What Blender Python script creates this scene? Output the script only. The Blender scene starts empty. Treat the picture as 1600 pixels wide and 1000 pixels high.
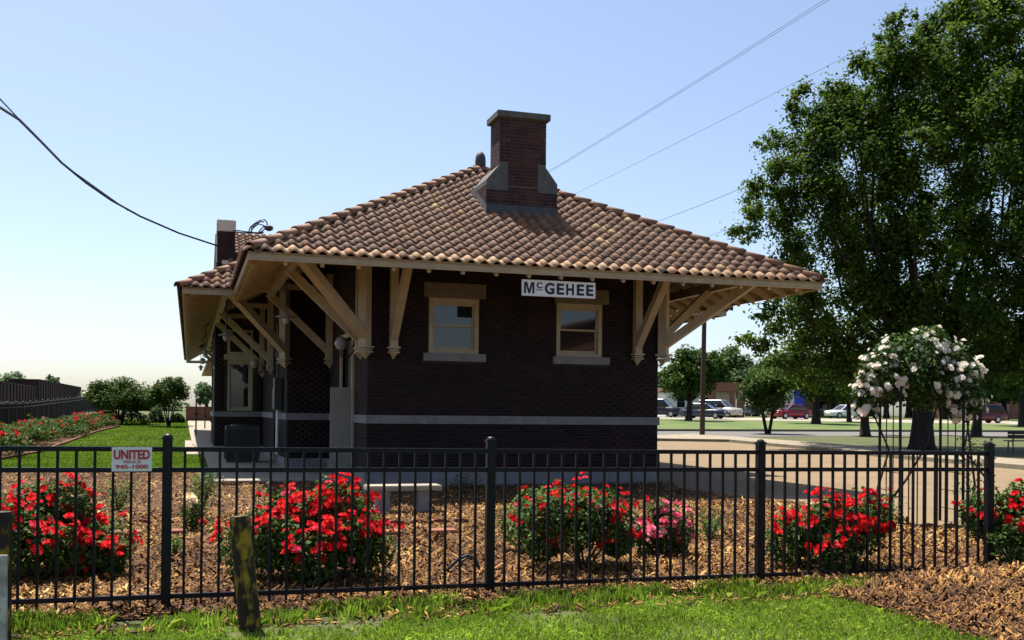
import bpy, bmesh, math, random
import numpy as np
from mathutils import Vector, Matrix, noise as mnoise

random.seed(7); rng = np.random.default_rng(7)
R = math.radians
scene = bpy.context.scene
col = scene.collection

# ------------------------------------------------------------------ camera
# world axes: x runs along the depot's end wall, y runs back along its side, origin at the wall's left corner
TH, PIT, ROL, SHIFT = R(17.5), R(0.5), R(0.55), 128.0
CAM = Vector((-3.225, -19.33, 1.48))
FWD = Vector((math.sin(TH)*math.cos(PIT), math.cos(TH)*math.cos(PIT), math.sin(PIT)))
_r = Vector((math.cos(TH), -math.sin(TH), 0)); _u = _r.cross(FWD)
RGT = _r*math.cos(ROL) + _u*math.sin(ROL); UPV = _u*math.cos(ROL) - _r*math.sin(ROL)
cd = bpy.data.cameras.new('camera'); cam = bpy.data.objects.new('camera', cd); col.objects.link(cam)
cd.sensor_width = 36.0; cd.lens = 36.0; cd.shift_y = SHIFT/1600.0; cd.clip_start = 0.1; cd.clip_end = 3000
cam.matrix_world = Matrix((( RGT.x, UPV.x, -FWD.x, CAM.x), (RGT.y, UPV.y, -FWD.y, CAM.y), (RGT.z, UPV.z, -FWD.z, CAM.z), (0, 0, 0, 1)))
scene.camera = cam

# ------------------------------------------------------------------ sky and sun
_sr = _r*(-0.25) + Vector((math.sin(TH), math.cos(TH), 0))*0.33   # horizontal direction to the sun
SUN = Vector((_sr.x, _sr.y, 1.0)).normalized()
world = bpy.data.worlds.new('World'); scene.world = world; world.use_nodes = True
wn = world.node_tree.nodes; wl = world.node_tree.links; wn.clear()
sky = wn.new('ShaderNodeTexSky'); sky.sky_type = 'NISHITA'; sky.sun_disc = False
sky.sun_elevation = math.asin(SUN.z); sky.sun_rotation = math.atan2(SUN.x, SUN.y)
sky.air_density = 0.78; sky.dust_density = 1.6; sky.ozone_density = 0.5; sky.altitude = 50
bg = wn.new('ShaderNodeBackground'); bg.inputs[1].default_value = 0.098
wo = wn.new('ShaderNodeOutputWorld'); wl.new(sky.outputs[0], bg.inputs[0]); wl.new(bg.outputs[0], wo.inputs[0])
sd = bpy.data.lights.new('sun', 'SUN'); sd.energy = 5.0; sd.angle = R(0.53); sd.color = (1.0, 0.95, 0.86)
sun = bpy.data.objects.new('sun', sd); col.objects.link(sun); sun.rotation_euler = SUN.to_track_quat('Z', 'Y').to_euler()
sun.location = (-20, 10, 40)
vs = scene.view_settings; vs.view_transform = 'Standard'; vs.look = 'None'; vs.gamma = 1.0; vs.exposure = 1.05; vs.use_curve_mapping = False

# ------------------------------------------------------------------ layout helpers
def zg(v):
    """height of the ground: level round the depot, rising gently behind it"""
    if v <= 10: return 0.0
    if v <= 40: return 0.009*(v-10)
    if v <= 75: return 0.27+0.02*(v-40)
    return 0.97+0.18*min(1.0, (v-75)/175.0)
BREAKS = (10, 40, 75, 250)
def ray(px, py): return FWD + RGT*((px-800)/1600) - UPV*((py-500-SHIFT)/1600)
def g(px, py):
    d = ray(px, py); t = -CAM.z/d.z
    for _ in range(80):
        p = CAM + d*t; t = 0.6*t + 0.4*min(600, (zg(p.y)-CAM.z)/d.z)
    p = CAM + d*t
    return Vector((p.x, p.y, zg(p.y)))
def at(px, py, Z): return CAM + ray(px, py)*Z
def foot(px, Z):
    p = at(px, 640, Z); return Vector((p.x, p.y, zg(p.y)))

# ------------------------------------------------------------------ materials
MATS = {}
def mat(name, c1, c2=None, scale=6.0, rough=0.75, bump=0.0, bscale=None, rnd=0.0, metal=0.0, spec=0.35, trans=0.0, detail=5.0, ramp=(0.35, 0.65), ramp_rnd=None, stretch=None):
    m = bpy.data.materials.new(name); m.use_nodes = True; MATS[name] = m
    nt = m.node_tree; N = nt.nodes; L = nt.links; b = N['Principled BSDF']
    b.inputs['Roughness'].default_value = rough; b.inputs['Metallic'].default_value = metal
    b.inputs['Specular IOR Level'].default_value = spec
    geo = N.new('ShaderNodeNewGeometry'); vec = geo.outputs['Position']
    if stretch:
        mp = N.new('ShaderNodeMapping'); mp.inputs['Scale'].default_value = stretch; L.new(vec, mp.inputs[0]); vec = mp.outputs[0]
    colour = None
    if ramp_rnd:                                                       # colour picked per piece
        at_ = N.new('ShaderNodeAttribute'); at_.attribute_name = 'rnd'
        oi = N.new('ShaderNodeObjectInfo')
        ad = N.new('ShaderNodeMath'); ad.operation = 'ADD'; L.new(at_.outputs['Fac'], ad.inputs[0])
        if 'tile' in name or 'brick' in name or 'petal' in name: L.new(oi.outputs['Random'], ad.inputs[1])
        else: ad.inputs[1].default_value = 0.0
        fr = N.new('ShaderNodeMath'); fr.operation = 'FRACT'; L.new(ad.outputs[0], fr.inputs[0])
        cr = N.new('ShaderNodeValToRGB'); L.new(fr.outputs[0], cr.inputs[0])
        e = cr.color_ramp.elements
        while len(e) < len(ramp_rnd): e.new(0.5)
        for i, (p, c) in enumerate(ramp_rnd): e[i].position = p; e[i].color = (*c, 1)
        colour = cr.outputs[0]
        if c2 is not None:
            nz = N.new('ShaderNodeTexNoise'); nz.inputs['Scale'].default_value = scale; nz.inputs['Detail'].default_value = detail; L.new(vec, nz.inputs[0])
            mr = N.new('ShaderNodeMapRange'); mr.inputs[1].default_value = 0.3; mr.inputs[2].default_value = 0.7; mr.inputs[3].default_value = c2[0]; mr.inputs[4].default_value = c2[1]; L.new(nz.outputs[0], mr.inputs[0])
            mx = N.new('ShaderNodeMix'); mx.data_type = 'RGBA'; mx.blend_type = 'MULTIPLY'; mx.inputs[0].default_value = 1.0
            L.new(colour, mx.inputs[6]); L.new(mr.outputs[0], mx.inputs[7]); colour = mx.outputs[2]
        L.new(colour, b.inputs['Base Color'])
    elif c2 is not None:
        nz = N.new('ShaderNodeTexNoise'); nz.inputs['Scale'].default_value = scale; nz.inputs['Detail'].default_value = detail; nz.inputs['Roughness'].default_value = 0.62; L.new(vec, nz.inputs[0])
        cr = N.new('ShaderNodeValToRGB'); L.new(nz.outputs[0], cr.inputs[0])
        e = cr.color_ramp.elements; e[0].position = ramp[0]; e[0].color = (*c1, 1); e[1].position = ramp[1]; e[1].color = (*c2, 1)
        colour = cr.outputs[0]; L.new(colour, b.inputs['Base Color'])
    else:
        b.inputs['Base Color'].default_value = (*c1, 1)
    if bump:
        n2 = N.new('ShaderNodeTexNoise'); n2.inputs['Scale'].default_value = bscale or scale*4; n2.inputs['Detail'].default_value = 4; L.new(vec, n2.inputs[0])
        bp = N.new('ShaderNodeBump'); bp.inputs['Strength'].default_value = bump; bp.inputs['Distance'].default_value = 0.02; L.new(n2.outputs[0], bp.inputs['Height']); L.new(bp.outputs[0], b.inputs['Normal'])
    if trans:
        tr = N.new('ShaderNodeBsdfTranslucent'); ms = N.new('ShaderNodeMixShader'); ms.inputs[0].default_value = trans
        if colour: L.new(colour, tr.inputs[0])
        else: tr.inputs[0].default_value = (*c1, 1)
        L.new(b.outputs[0], ms.inputs[1]); L.new(tr.outputs[0], ms.inputs[2]); L.new(ms.outputs[0], N['Material Output'].inputs[0])
    return m

mat('lawn', (0.04, 0.055, 0.011), (0.09, 0.09, 0.026), 1.3, 0.9, 0.5, 60, detail=9)
mat('far_lawn', (0.042, 0.085, 0.012), (0.115, 0.14, 0.03), 0.35, 0.9, 0.4, 8, detail=9)
mat('soil', (0.018, 0.007, 0.002), (0.12, 0.055, 0.017), 22, 0.95, 0.8, 60, detail=8)
mat('drive', (0.155, 0.105, 0.055), (0.20, 0.14, 0.077), 0.8, 0.9, 0.15, 40, detail=10)
mat('concrete', (0.24, 0.21, 0.165), (0.31, 0.28, 0.22), 2.5, 0.9, 0.2, 30, detail=8)
mat('stone', (0.17, 0.16, 0.165), (0.23, 0.215, 0.22), 5, 0.85, 0.2, 40)
mat('lintel', (0.14, 0.11, 0.08), (0.19, 0.15, 0.11), 9, 0.85, 0.2, 50)
mat('limestone', (0.52, 0.46, 0.37), (0.64, 0.57, 0.47), 6, 0.9, 0.2, 40)
mat('kerb', (0.20, 0.16, 0.105), (0.27, 0.225, 0.16), 3, 0.9, 0.2, 30)
mat('asphalt', (0.11, 0.102, 0.095), (0.145, 0.133, 0.12), 1.2, 0.95, 0.2, 50)
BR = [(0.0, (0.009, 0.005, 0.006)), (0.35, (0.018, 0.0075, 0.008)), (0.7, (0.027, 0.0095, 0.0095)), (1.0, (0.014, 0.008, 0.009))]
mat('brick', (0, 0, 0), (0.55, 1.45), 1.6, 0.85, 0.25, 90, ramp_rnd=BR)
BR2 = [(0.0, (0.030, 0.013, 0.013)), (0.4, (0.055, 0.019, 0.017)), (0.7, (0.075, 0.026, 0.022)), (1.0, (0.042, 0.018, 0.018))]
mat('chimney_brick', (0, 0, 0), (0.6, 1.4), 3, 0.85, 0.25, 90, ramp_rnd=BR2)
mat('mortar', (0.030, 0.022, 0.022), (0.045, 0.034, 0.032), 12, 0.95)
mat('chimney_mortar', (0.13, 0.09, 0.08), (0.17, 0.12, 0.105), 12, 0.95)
mat('cast_stone', (0.085, 0.078, 0.075), (0.135, 0.122, 0.11), 6, 0.9, 0.2, 40)
mat('cream', (0.38, 0.295, 0.195), (0.46, 0.365, 0.25), 5, 0.6, 0.05, 40)
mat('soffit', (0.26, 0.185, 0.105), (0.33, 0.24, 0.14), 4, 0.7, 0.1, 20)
TL = [(0.0, (0.120, 0.058, 0.034)), (0.25, (0.172, 0.082, 0.044)), (0.5, (0.145, 0.080, 0.050)), (0.7, (0.190, 0.098, 0.052)), (0.88, (0.155, 0.095, 0.060)), (0.95, (0.25, 0.125, 0.055)), (1.0, (0.42, 0.29, 0.14))]
mat('tile', (0, 0, 0), (0.62, 1.28), 3.5, 0.8, 0.25, 60, ramp_rnd=TL)
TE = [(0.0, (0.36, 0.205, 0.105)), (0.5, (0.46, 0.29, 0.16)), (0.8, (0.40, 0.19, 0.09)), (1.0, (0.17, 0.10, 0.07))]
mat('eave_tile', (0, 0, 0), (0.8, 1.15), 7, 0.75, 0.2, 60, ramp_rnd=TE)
TR = [(0.0, (0.22, 0.085, 0.040)), (0.5, (0.29, 0.145, 0.075)), (1.0, (0.17, 0.075, 0.045))]
mat('hip_tile', (0, 0, 0), (0.75, 1.15), 6, 0.7, 0.2, 60, ramp_rnd=TR)
mat('deck', (0.06, 0.028, 0.02), (0.10, 0.045, 0.03), 8, 0.9)
mat('lead', (0.05, 0.05, 0.055), (0.08, 0.08, 0.085), 6, 0.6)
mat('glass', (0.008, 0.010, 0.014), rough=0.03, spec=0.75)
mat('black_paint', (0.004, 0.004, 0.007), (0.007, 0.007, 0.011), 12, 0.42, spec=0.22)
mat('dark_metal', (0.02, 0.022, 0.022), (0.035, 0.036, 0.035), 9, 0.5)
mat('grey_metal', (0.018, 0.021, 0.021), (0.030, 0.034, 0.034), 9, 0.5)
mat('white_paint', (0.72, 0.71, 0.70), (0.80, 0.79, 0.78), 7, 0.5)
mat('pale_door', (0.24, 0.23, 0.20), (0.28, 0.27, 0.235), 7, 0.6)
mat('sign_ink', (0.012, 0.012, 0.03), rough=0.5)
mat('red_ink', (0.42, 0.02, 0.03), (0.5, 0.04, 0.05), 60, 0.5)
mat('globe', (0.30, 0.29, 0.28), rough=0.25)
LEAF = lambda a, b, c: [(0.0, a), (0.55, b), (1.0, c)]
mat('oak_leaf', (0, 0, 0), rough=0.6, spec=0.14, trans=0.48, ramp_rnd=LEAF((0.020, 0.048, 0.008), (0.058, 0.110, 0.012), (0.15, 0.22, 0.026)))
mat('dark_leaf', (0, 0, 0), rough=0.6, spec=0.14, trans=0.28, ramp_rnd=LEAF((0.018, 0.040, 0.006), (0.045, 0.088, 0.010), (0.09, 0.15, 0.020)))
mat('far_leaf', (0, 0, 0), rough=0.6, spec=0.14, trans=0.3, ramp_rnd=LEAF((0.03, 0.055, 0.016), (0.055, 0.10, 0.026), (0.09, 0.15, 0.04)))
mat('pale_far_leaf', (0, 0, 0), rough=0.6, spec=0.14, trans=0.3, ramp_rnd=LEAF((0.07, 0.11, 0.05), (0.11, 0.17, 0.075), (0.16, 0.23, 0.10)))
mat('rose_leaf', (0, 0, 0), rough=0.6, spec=0.14, trans=0.25, ramp_rnd=LEAF((0.016, 0.038, 0.007), (0.042, 0.090, 0.014), (0.13, 0.20, 0.04)))
mat('light_leaf', (0, 0, 0), rough=0.6, spec=0.14, trans=0.35, ramp_rnd=LEAF((0.05, 0.09, 0.02), (0.11, 0.18, 0.04), (0.20, 0.27, 0.08)))
mat('grass_blade', (0, 0, 0), (0.65, 1.35), 1.6, 0.7, spec=0.12, trans=0.5, ramp_rnd=[(0.0, (0.085, 0.17, 0.010)), (0.5, (0.18, 0.30, 0.026)), (0.85, (0.30, 0.38, 0.05)), (1.0, (0.48, 0.42, 0.14))])
mat('lawn_blade', (0, 0, 0), (0.7, 1.3), 0.5, 0.7, spec=0.12, trans=0.5, ramp_rnd=[(0.0, (0.07, 0.14, 0.010)), (0.6, (0.125, 0.22, 0.018)), (1.0, (0.20, 0.28, 0.03))])
mat('chip', (0, 0, 0), rough=0.85, ramp_rnd=[(0.0, (0.016, 0.006, 0.002)), (0.25, (0.075, 0.028, 0.007)), (0.5, (0.21, 0.095, 0.022)), (0.75, (0.38, 0.205, 0.052)), (1.0, (0.58, 0.41, 0.15))])
mat('bark', (0.016, 0.012, 0.010), (0.045, 0.034, 0.027), 5, 0.95, 0.8, 18, stretch=(1, 1, 0.25))
mat('pale_bark', (0.16, 0.12, 0.09), (0.27, 0.21, 0.16), 8, 0.9, 0.4, 18)
mat('stem', (0.05, 0.06, 0.02), (0.09, 0.07, 0.04), 20, 0.8)
mat('red_petal', (0, 0, 0), rough=0.75, spec=0.08, trans=0.3, ramp_rnd=[(0.0, (0.42, 0.004, 0.010)), (0.5, (0.62, 0.010, 0.014)), (0.85, (0.70, 0.03, 0.028)), (1.0, (0.66, 0.05, 0.10))])
mat('pink_petal', (0, 0, 0), rough=0.75, spec=0.08, trans=0.3, ramp_rnd=[(0.0, (0.62, 0.05, 0.13)), (0.6, (0.72, 0.13, 0.22)), (1.0, (0.78, 0.30, 0.36))])
mat('white_petal', (0, 0, 0), rough=0.7, spec=0.1, trans=0.45, ramp_rnd=[(0.0, (0.82, 0.76, 0.66)), (0.7, (0.86, 0.82, 0.74)), (1.0, (0.82, 0.68, 0.58))])
mat('cream_petal', (0.78, 0.60, 0.36), rough=0.6, trans=0.25)
mat('rust_red', (0.026, 0.011, 0.009), (0.05, 0.019, 0.014), 1.2, 0.85)
mat('paver', (0.18, 0.07, 0.036), (0.24, 0.10, 0.055), 8, 0.9, 0.3, 50)
mat('edging', (0.11, 0.035, 0.024), (0.17, 0.06, 0.04), 8, 0.9, 0.3, 50)
mat('timber', (0.04, 0.03, 0.022), (0.08, 0.06, 0.045), 9, 0.9, 0.5, 40, stretch=(6, 6, 1))
mat('yellow_peel', (0.020, 0.012, 0.006), (0.30, 0.20, 0.010), 7, 0.75, 0.6, 40, detail=12, ramp=(0.50, 0.60), stretch=(1.5, 1.5, 0.7))
mat('grey_peel', (0.25, 0.23, 0.2), (0.55, 0.53, 0.5), 9, 0.75, 0.3, 30)
mat('far_brick', (0.20, 0.085, 0.055), (0.27, 0.12, 0.08), 3, 0.9)
mat('blue_paint', (0.02, 0.05, 0.42), rough=0.5)
mat('tyre', (0.012, 0.012, 0.012), rough=0.8)
mat('rim', (0.45, 0.45, 0.47), rough=0.35, metal=0.6)
mat('lamp_red', (0.35, 0.01, 0.01), rough=0.3)
mat('lamp_clear', (0.65, 0.65, 0.62), rough=0.2)
for n_, c_ in (('car_red', (0.20, 0.008, 0.014)), ('car_navy', (0.012, 0.018, 0.045)), ('car_silver', (0.42, 0.40, 0.37)), ('car_white', (0.75, 0.75, 0.76)), ('car_black', (0.012, 0.015, 0.02)), ('car_maroon', (0.10, 0.018, 0.018))):
    mat(n_, c_, rough=0.28, spec=0.6)

# ------------------------------------------------------------------ mesh helpers
def wloc(o):
    v = Vector((0, 0, 0))
    while o is not None: v = v + o.location; o = o.parent
    return v
def tag(o, label=None, cat=None, group=None, kind=None):
    if label: o['label'] = label
    if cat: o['category'] = cat
    if group: o['group'] = group
    if kind: o['kind'] = kind
    return o
def thing(name, loc, label, cat, group=None):
    o = bpy.data.objects.new(name, None); col.objects.link(o); o.location = loc; o.empty_display_size = 0.2
    return tag(o, label, cat, group)
def link(name, me, parent=None, loc=None):
    o = bpy.data.objects.new(name, me); col.objects.link(o)
    if parent: o.parent = parent
    if loc is not None: o.location = Vector(loc) - (wloc(parent) if parent else Vector((0, 0, 0)))
    return o
def npmesh(name, V, F, m, parent=None, rnd=None, smooth=False, k=4):
    """V (n,3) world coords, F (m,k) indices"""
    me = bpy.data.meshes.new(name)
    off = np.array(wloc(parent)) if parent else np.zeros(3)
    V = np.asarray(V, dtype=np.float32) - off.astype(np.float32); F = np.asarray(F, dtype=np.int32)
    me.vertices.add(len(V)); me.vertices.foreach_set('co', V.ravel())
    me.loops.add(F.size); me.loops.foreach_set('vertex_index', F.ravel())
    me.polygons.add(len(F)); me.polygons.foreach_set('loop_start', np.arange(0, F.size, k, dtype=np.int32))
    try: me.polygons.foreach_set('loop_total', np.full(len(F), k, dtype=np.int32))
    except Exception: pass
    me.update(calc_edges=True)
    if rnd is not None:
        a = me.attributes.new('rnd', 'FLOAT', 'FACE'); a.data.foreach_set('value', np.asarray(rnd, dtype=np.float32))
    if smooth: me.polygons.foreach_set('use_smooth', np.ones(len(F), dtype=bool))
    me.materials.append(MATS[m]); me.validate()
    return link(name, me, parent)

class MB:
    def __init__(s): s.v = []; s.f = []
    def add(s, vs, fs):
        o = len(s.v); s.v += [Vector(v) for v in vs]; s.f += [tuple(i+o for i in f) for f in fs]; return s
    def box(s, lo, hi):
        x0, y0, z0 = lo; x1, y1, z1 = hi
        return s.add([(x0,y0,z0),(x1,y0,z0),(x1,y1,z0),(x0,y1,z0),(x0,y0,z1),(x1,y0,z1),(x1,y1,z1),(x0,y1,z1)], [(3,2,1,0),(4,5,6,7),(0,1,5,4),(1,2,6,5),(2,3,7,6),(3,0,4,7)])
    def bar(s, a, b, w, h, up=(0, 0, 1)):
        a, b = Vector(a), Vector(b); d = (b-a).normalized(); u = Vector(up)
        if abs(d.dot(u)) > 0.99: u = Vector((0, 1, 0))
        x = d.cross(u).normalized(); y = x.cross(d).normalized(); x *= w/2; y *= h/2
        return s.add([a-x-y, a+x-y, a+x+y, a-x+y, b-x-y, b+x-y, b+x+y, b-x+y], [(3,2,1,0),(4,5,6,7),(0,1,5,4),(1,2,6,5),(2,3,7,6),(3,0,4,7)])
    def tube(s, pts, r, n=6, cap=True):
        pts = [Vector(p) for p in pts]; rs = r if isinstance(r, (list, tuple)) else [r]*len(pts)
        o = len(s.v); px = None
        for i, p in enumerate(pts):
            d = (pts[min(i+1, len(pts)-1)] - pts[max(i-1, 0)]).normalized()
            if px is None: px = d.orthogonal().normalized()
            px = (px - d*px.dot(d)).normalized(); py = d.cross(px)
            for k in range(n):
                a = 2*math.pi*k/n; s.v.append(p + px*math.cos(a)*rs[i] + py*math.sin(a)*rs[i])
        for i in range(len(pts)-1):
            for k in range(n):
                k2 = (k+1) % n; s.f.append((o+i*n+k, o+i*n+k2, o+(i+1)*n+k2, o+(i+1)*n+k))
        if cap:
            s.f.append(tuple(o+k for k in reversed(range(n)))); s.f.append(tuple(o+(len(pts)-1)*n+k for k in range(n)))
        return s
    def lathe(s, c, prof, n=12):
        c = Vector(c); o = len(s.v)
        for r, z in prof:
            for k in range(n):
                a = 2*math.pi*k/n; s.v.append(c + Vector((r*math.cos(a), r*math.sin(a), z)))
        for i in range(len(prof)-1):
            for k in range(n):
                k2 = (k+1) % n; s.f.append((o+i*n+k, o+i*n+k2, o+(i+1)*n+k2, o+(i+1)*n+k))
        s.f.append(tuple(o+k for k in reversed(range(n)))); s.f.append(tuple(o+(len(prof)-1)*n+k for k in range(n)))
        return s
    def prism(s, poly, axis, d0, d1):
        """poly of 2-D points extruded along axis ('x','y','z') from d0 to d1"""
        def P(a, b, d): return {'x': (d, a, b), 'y': (a, d, b), 'z': (a, b, d)}[axis]
        n = len(poly); vs = [P(a, b, d0) for a, b in poly] + [P(a, b, d1) for a, b in poly]
        return s.add(vs, [tuple(reversed(range(n))), tuple(range(n, 2*n))] + [(i, (i+1) % n, n+(i+1) % n, n+i) for i in range(n)])
    def build(s, name, m, parent=None, smooth=False, bevel=0.0):
        me = bpy.data.meshes.new(name); off = wloc(parent) if parent else Vector((0, 0, 0))
        me.from_pydata([v-off for v in s.v], [], s.f)
        bm = bmesh.new(); bm.from_mesh(me); bmesh.ops.recalc_face_normals(bm, faces=bm.faces)
        if bevel: bmesh.ops.bevel(bm, geom=bm.edges[:], offset=bevel, segments=2, affect='EDGES', clamp_overlap=True)
        bm.to_mesh(me); bm.free()
        if smooth: me.polygons.foreach_set('use_smooth', [True]*len(me.polygons))
        me.materials.append(MATS[m])
        return link(name, me, parent)

def sheet(name, pts, dz, m, kind='structure', thick=0.0):
    bm = bmesh.new(); f = bm.faces.new([bm.verts.new((p[0], p[1], 0)) for p in pts])
    for b in BREAKS: bmesh.ops.bisect_plane(bm, geom=bm.verts[:]+bm.edges[:]+bm.faces[:], plane_co=(0, b, 0), plane_no=(0, 1, 0))
    bmesh.ops.triangulate(bm, faces=bm.faces[:])
    for v in bm.verts: v.co.z = zg(v.co.y)+dz
    bmesh.ops.recalc_face_normals(bm, faces=bm.faces)
    if sum(f.normal.z for f in bm.faces) < 0: bmesh.ops.reverse_faces(bm, faces=bm.faces)
    if thick:
        r = bmesh.ops.extrude_face_region(bm, geom=bm.faces[:])
        for v in [e for e in r['geom'] if isinstance(e, bmesh.types.BMVert)]: v.co.z -= thick
        bmesh.ops.recalc_face_normals(bm, faces=bm.faces)
    me = bpy.data.meshes.new(name); bm.to_mesh(me); bm.free(); me.materials.append(MATS[m])
    return tag(link(name, me), kind=kind)

def copy_tree(o, parent=None, loc=None):
    c = o.copy(); col.objects.link(c)
    if parent: c.parent = parent
    if loc is not None: c.location = loc
    for ch in [x for x in bpy.data.objects if x.parent == o]: copy_tree(ch, c)
    return c

# ================================================================== GROUND
gv = [-120, -40, 10, 40, 75, 250, 900]; gu = [-700, -60, 60, 700]
V = [(u, v, zg(v)) for v in gv for u in gu]; F = [(j*4+i, j*4+i+1, (j+1)*4+i+1, (j+1)*4+i) for j in range(6) for i in range(3)]
tag(npmesh('ground', V, F, 'lawn'), kind='structure')

G2 = lambda *q: [tuple(g(a, b)[:2]) for a, b in q]
FV = -11.5                                                  # the front fence's line
bed_r = G2((1060, 764), (1200, 783), (1400, 806), (1435, 828), (1500, 829), (1560, 842))
BED = [(-14, -11.85), (-4, -11.75), (0, -11.8), (3.9, -11.85), (5.5, -11.9), (9, -11.6)] + [(9, -9.6)] + list(reversed(bed_r)) + [(6.4, -0.02), (-0.02, -0.02), (-0.02, 0.85), (-3.0, 0.85), (-3.05, 5.9), (-14, 6.9)]
sheet('mulch_bed', BED, 0.012, 'soil')
drive = [bed_r[0]] + bed_r[1:] + [(9.0, -9.6), (20, -9), (19.6, -2)] + [(18.4, 3.0), (20.1, 14.6), (20.3, 19.0), (20.6, 23.0), (17.0, 24.5), (13.0, 40), (7.06, 40), (7.06, 5.6), (6.06, 5.6), (6.06, 0.0)]
sheet('driveway', drive, 0.008, 'drive')
walk = [(18.55, 3.0), (20.25, 14.6), (20.45, 19.0), (20.75, 23.1), (17.1, 24.7), (18.3, 27.5)] + [(23.3, 31.5), (23.2, 19.0), (22.3, 10), (20.6, 2.0), (20.6, -8.6), (20.0, -8.6), (19.75, -2)]
sheet('sidewalk', walk, 0.13, 'kerb', thick=0.2)
rn = [tuple(g(x, y)[:2]) for x, y in ((900, 686), (1060, 684.5), (1250, 682), (1420, 681), (1600, 682), (1750, 684))]
rf = [tuple(g(x, y)[:2]) for x, y in ((1750, 677), (1600, 675.5), (1420, 675), (1250, 674.5), (1060, 674), (900, 673.5))]
sheet('road', rn+rf, 0.012, 'asphalt')
kf = MB()
for a, b in zip(rf[:-1], rf[1:]):
    kf.bar((a[0], a[1], zg(a[1])+0.05), (b[0], b[1], zg(b[1])+0.05), 0.22, 0.2)
tag(kf.build('road_kerb', 'asphalt'), kind='structure')
rfb = [tuple(foot(x, Z)[:2]) for x, Z in ((860, 112), (1700, 112))]
sheet('far_lawn', rf[::-1][::-1] + [rfb[0], rfb[1]], 0.02, 'far_lawn')
fl = [tuple(foot(x, Z)[:2]) for x, Z in ((900, 96), (1700, 96), (1750, 108), (880, 108))]
sheet('parking_street', fl, 0.035, 'concrete')
# paved platform along the depot's track side
plat = sheet('platform', [(-2.75, 1.0), (-0.02, 1.0), (-0.02, 5.53), (-1.02, 5.53), (-1.02, 62), (-3.35, 62), (-3.1, 20), (-2.75, 12)], 0.09, 'concrete', thick=0.3)
pq = G2((289, 690), (322, 690), (325, 712), (289, 712))
sheet('concrete_pad', [pq[0], (-2.8, pq[1][1]), (-2.76, pq[2][1]), pq[3]], 0.05, 'concrete', thick=0.1)
# curved planting border on the left with the hedge
BORD = G2((-60, 745), (-10, 722), (60, 709), (110, 691), (150, 676), (186, 667))
sheet('hedge_border', BORD + [(-11.2, 58), (-11.2, 5)], 0.014, 'soil')

# ------------------------------------------------------------------ loose wood chips, grass
def chips(name, P, Z, smin, smax, label, tilt=0.5, thin=False, tone=0.88):
    n = len(P); L = rng.uniform(smin, smax, n)*rng.choice([1, 1, 1, 1.8], n); W = L*rng.uniform(0.09, 0.28, n); T = rng.uniform(0.004, 0.012, n)
    yaw = rng.uniform(0, 2*np.pi, n); pit = rng.normal(0, tilt, n).clip(-1.1, 1.1); ro = rng.normal(0, tilt, n).clip(-1.1, 1.1)
    dx = np.stack([np.cos(yaw)*np.cos(pit), np.sin(yaw)*np.cos(pit), np.sin(pit)], 1)
    up = np.stack([np.zeros(n), np.zeros(n), np.ones(n)], 1)
    dy = np.cross(up, dx); dy /= np.linalg.norm(dy, axis=1)[:, None]; nz = np.cross(dx, dy)
    dy2 = dy*np.cos(ro)[:, None] + nz*np.sin(ro)[:, None]; nz2 = np.cross(dx, dy2)
    C = np.stack([P[:, 0], P[:, 1], Z + np.abs(np.sin(pit))*L*0.35 + rng.uniform(0.004, 0.022, n)], 1)
    pn = np.array([mnoise.noise(Vector((x*0.8, y*0.8, 2.2))) + 0.6*mnoise.noise(Vector((x*2.7, y*2.7, 5.1))) for x, y in P]); br = (rng.beta(1.6, 1.8, n)*(tone+0.42*pn)).clip(0.01, 0.98)
    if thin:
        V = np.stack([C-dx*(L/2)[:, None]-dy2*(W/2)[:, None], C+dx*(L/2)[:, None]-dy2*(W*0.35)[:, None], C+dx*(L/2)[:, None]+dy2*(W*0.35)[:, None], C-dx*(L/2)[:, None]+dy2*(W/2)[:, None]], 1).reshape(-1, 3)
        return tag(npmesh(name, V, np.arange(n)[:, None]*4+np.arange(4)[None], 'chip', None, br), label, 'wood chips', kind='stuff')
    V = []
    for a, b, c in ((-1,-1,-1),(1,-1,-1),(1,1,-1),(-1,1,-1),(-1,-1,1),(1,-1,1),(1,1,1),(-1,1,1)):
        tp = 0.7 if a > 0 else 1.0
        V.append(C + dx*(a*L/2)[:, None] + dy2*(b*W/2*tp)[:, None] + nz2*(c*T/2)[:, None])
    V = np.stack(V, 1).reshape(-1, 3)
    f = np.array([(4,5,6,7),(0,1,5,4),(1,2,6,5),(2,3,7,6),(3,0,4,7)])
    F = (np.arange(n)[:, None, None]*8 + f[None]).reshape(-1, 4)
    o = npmesh(name, V, F, 'chip', None, np.repeat(br, 5)); return tag(o, label, 'wood chips', kind='stuff')
def inpoly(P, poly):
    x, y = P[:, 0], P[:, 1]; ins = np.zeros(len(P), bool); j = len(poly)-1
    for i in range(len(poly)):
        xi, yi = poly[i][:2]; xj, yj = poly[j][:2]
        c = ((yi > y) != (yj > y)) & (x < (xj-xi)*(y-yi)/(yj-yi+1e-12)+xi); ins ^= c; j = i
    return ins
def scatter(n, u0, u1, v0, v1, poly=None):
    P = np.stack([rng.uniform(u0, u1, n), rng.uniform(v0, v1, n)], 1)
    return P[inpoly(P, poly)] if poly else P
def mound(P):
    d = ((P[:, 0]-4.1)/1.7)**2 + ((P[:, 1]+12.6)/1.0)**2
    return 0.14*np.exp(-d*1.1)
edge_n = lambda P, amp: amp*np.sin(P[:, 0]*2.3)+amp*0.8*np.sin(P[:, 0]*5.7+1)
P1 = np.concatenate([scatter(150000, -6.8, 7.5, -11.95, -8.6, BED), scatter(105000, -8, 8, -8.6, -4.5, BED), scatter(60000, -9, 7, -4.5, 6.5, BED)])
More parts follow.
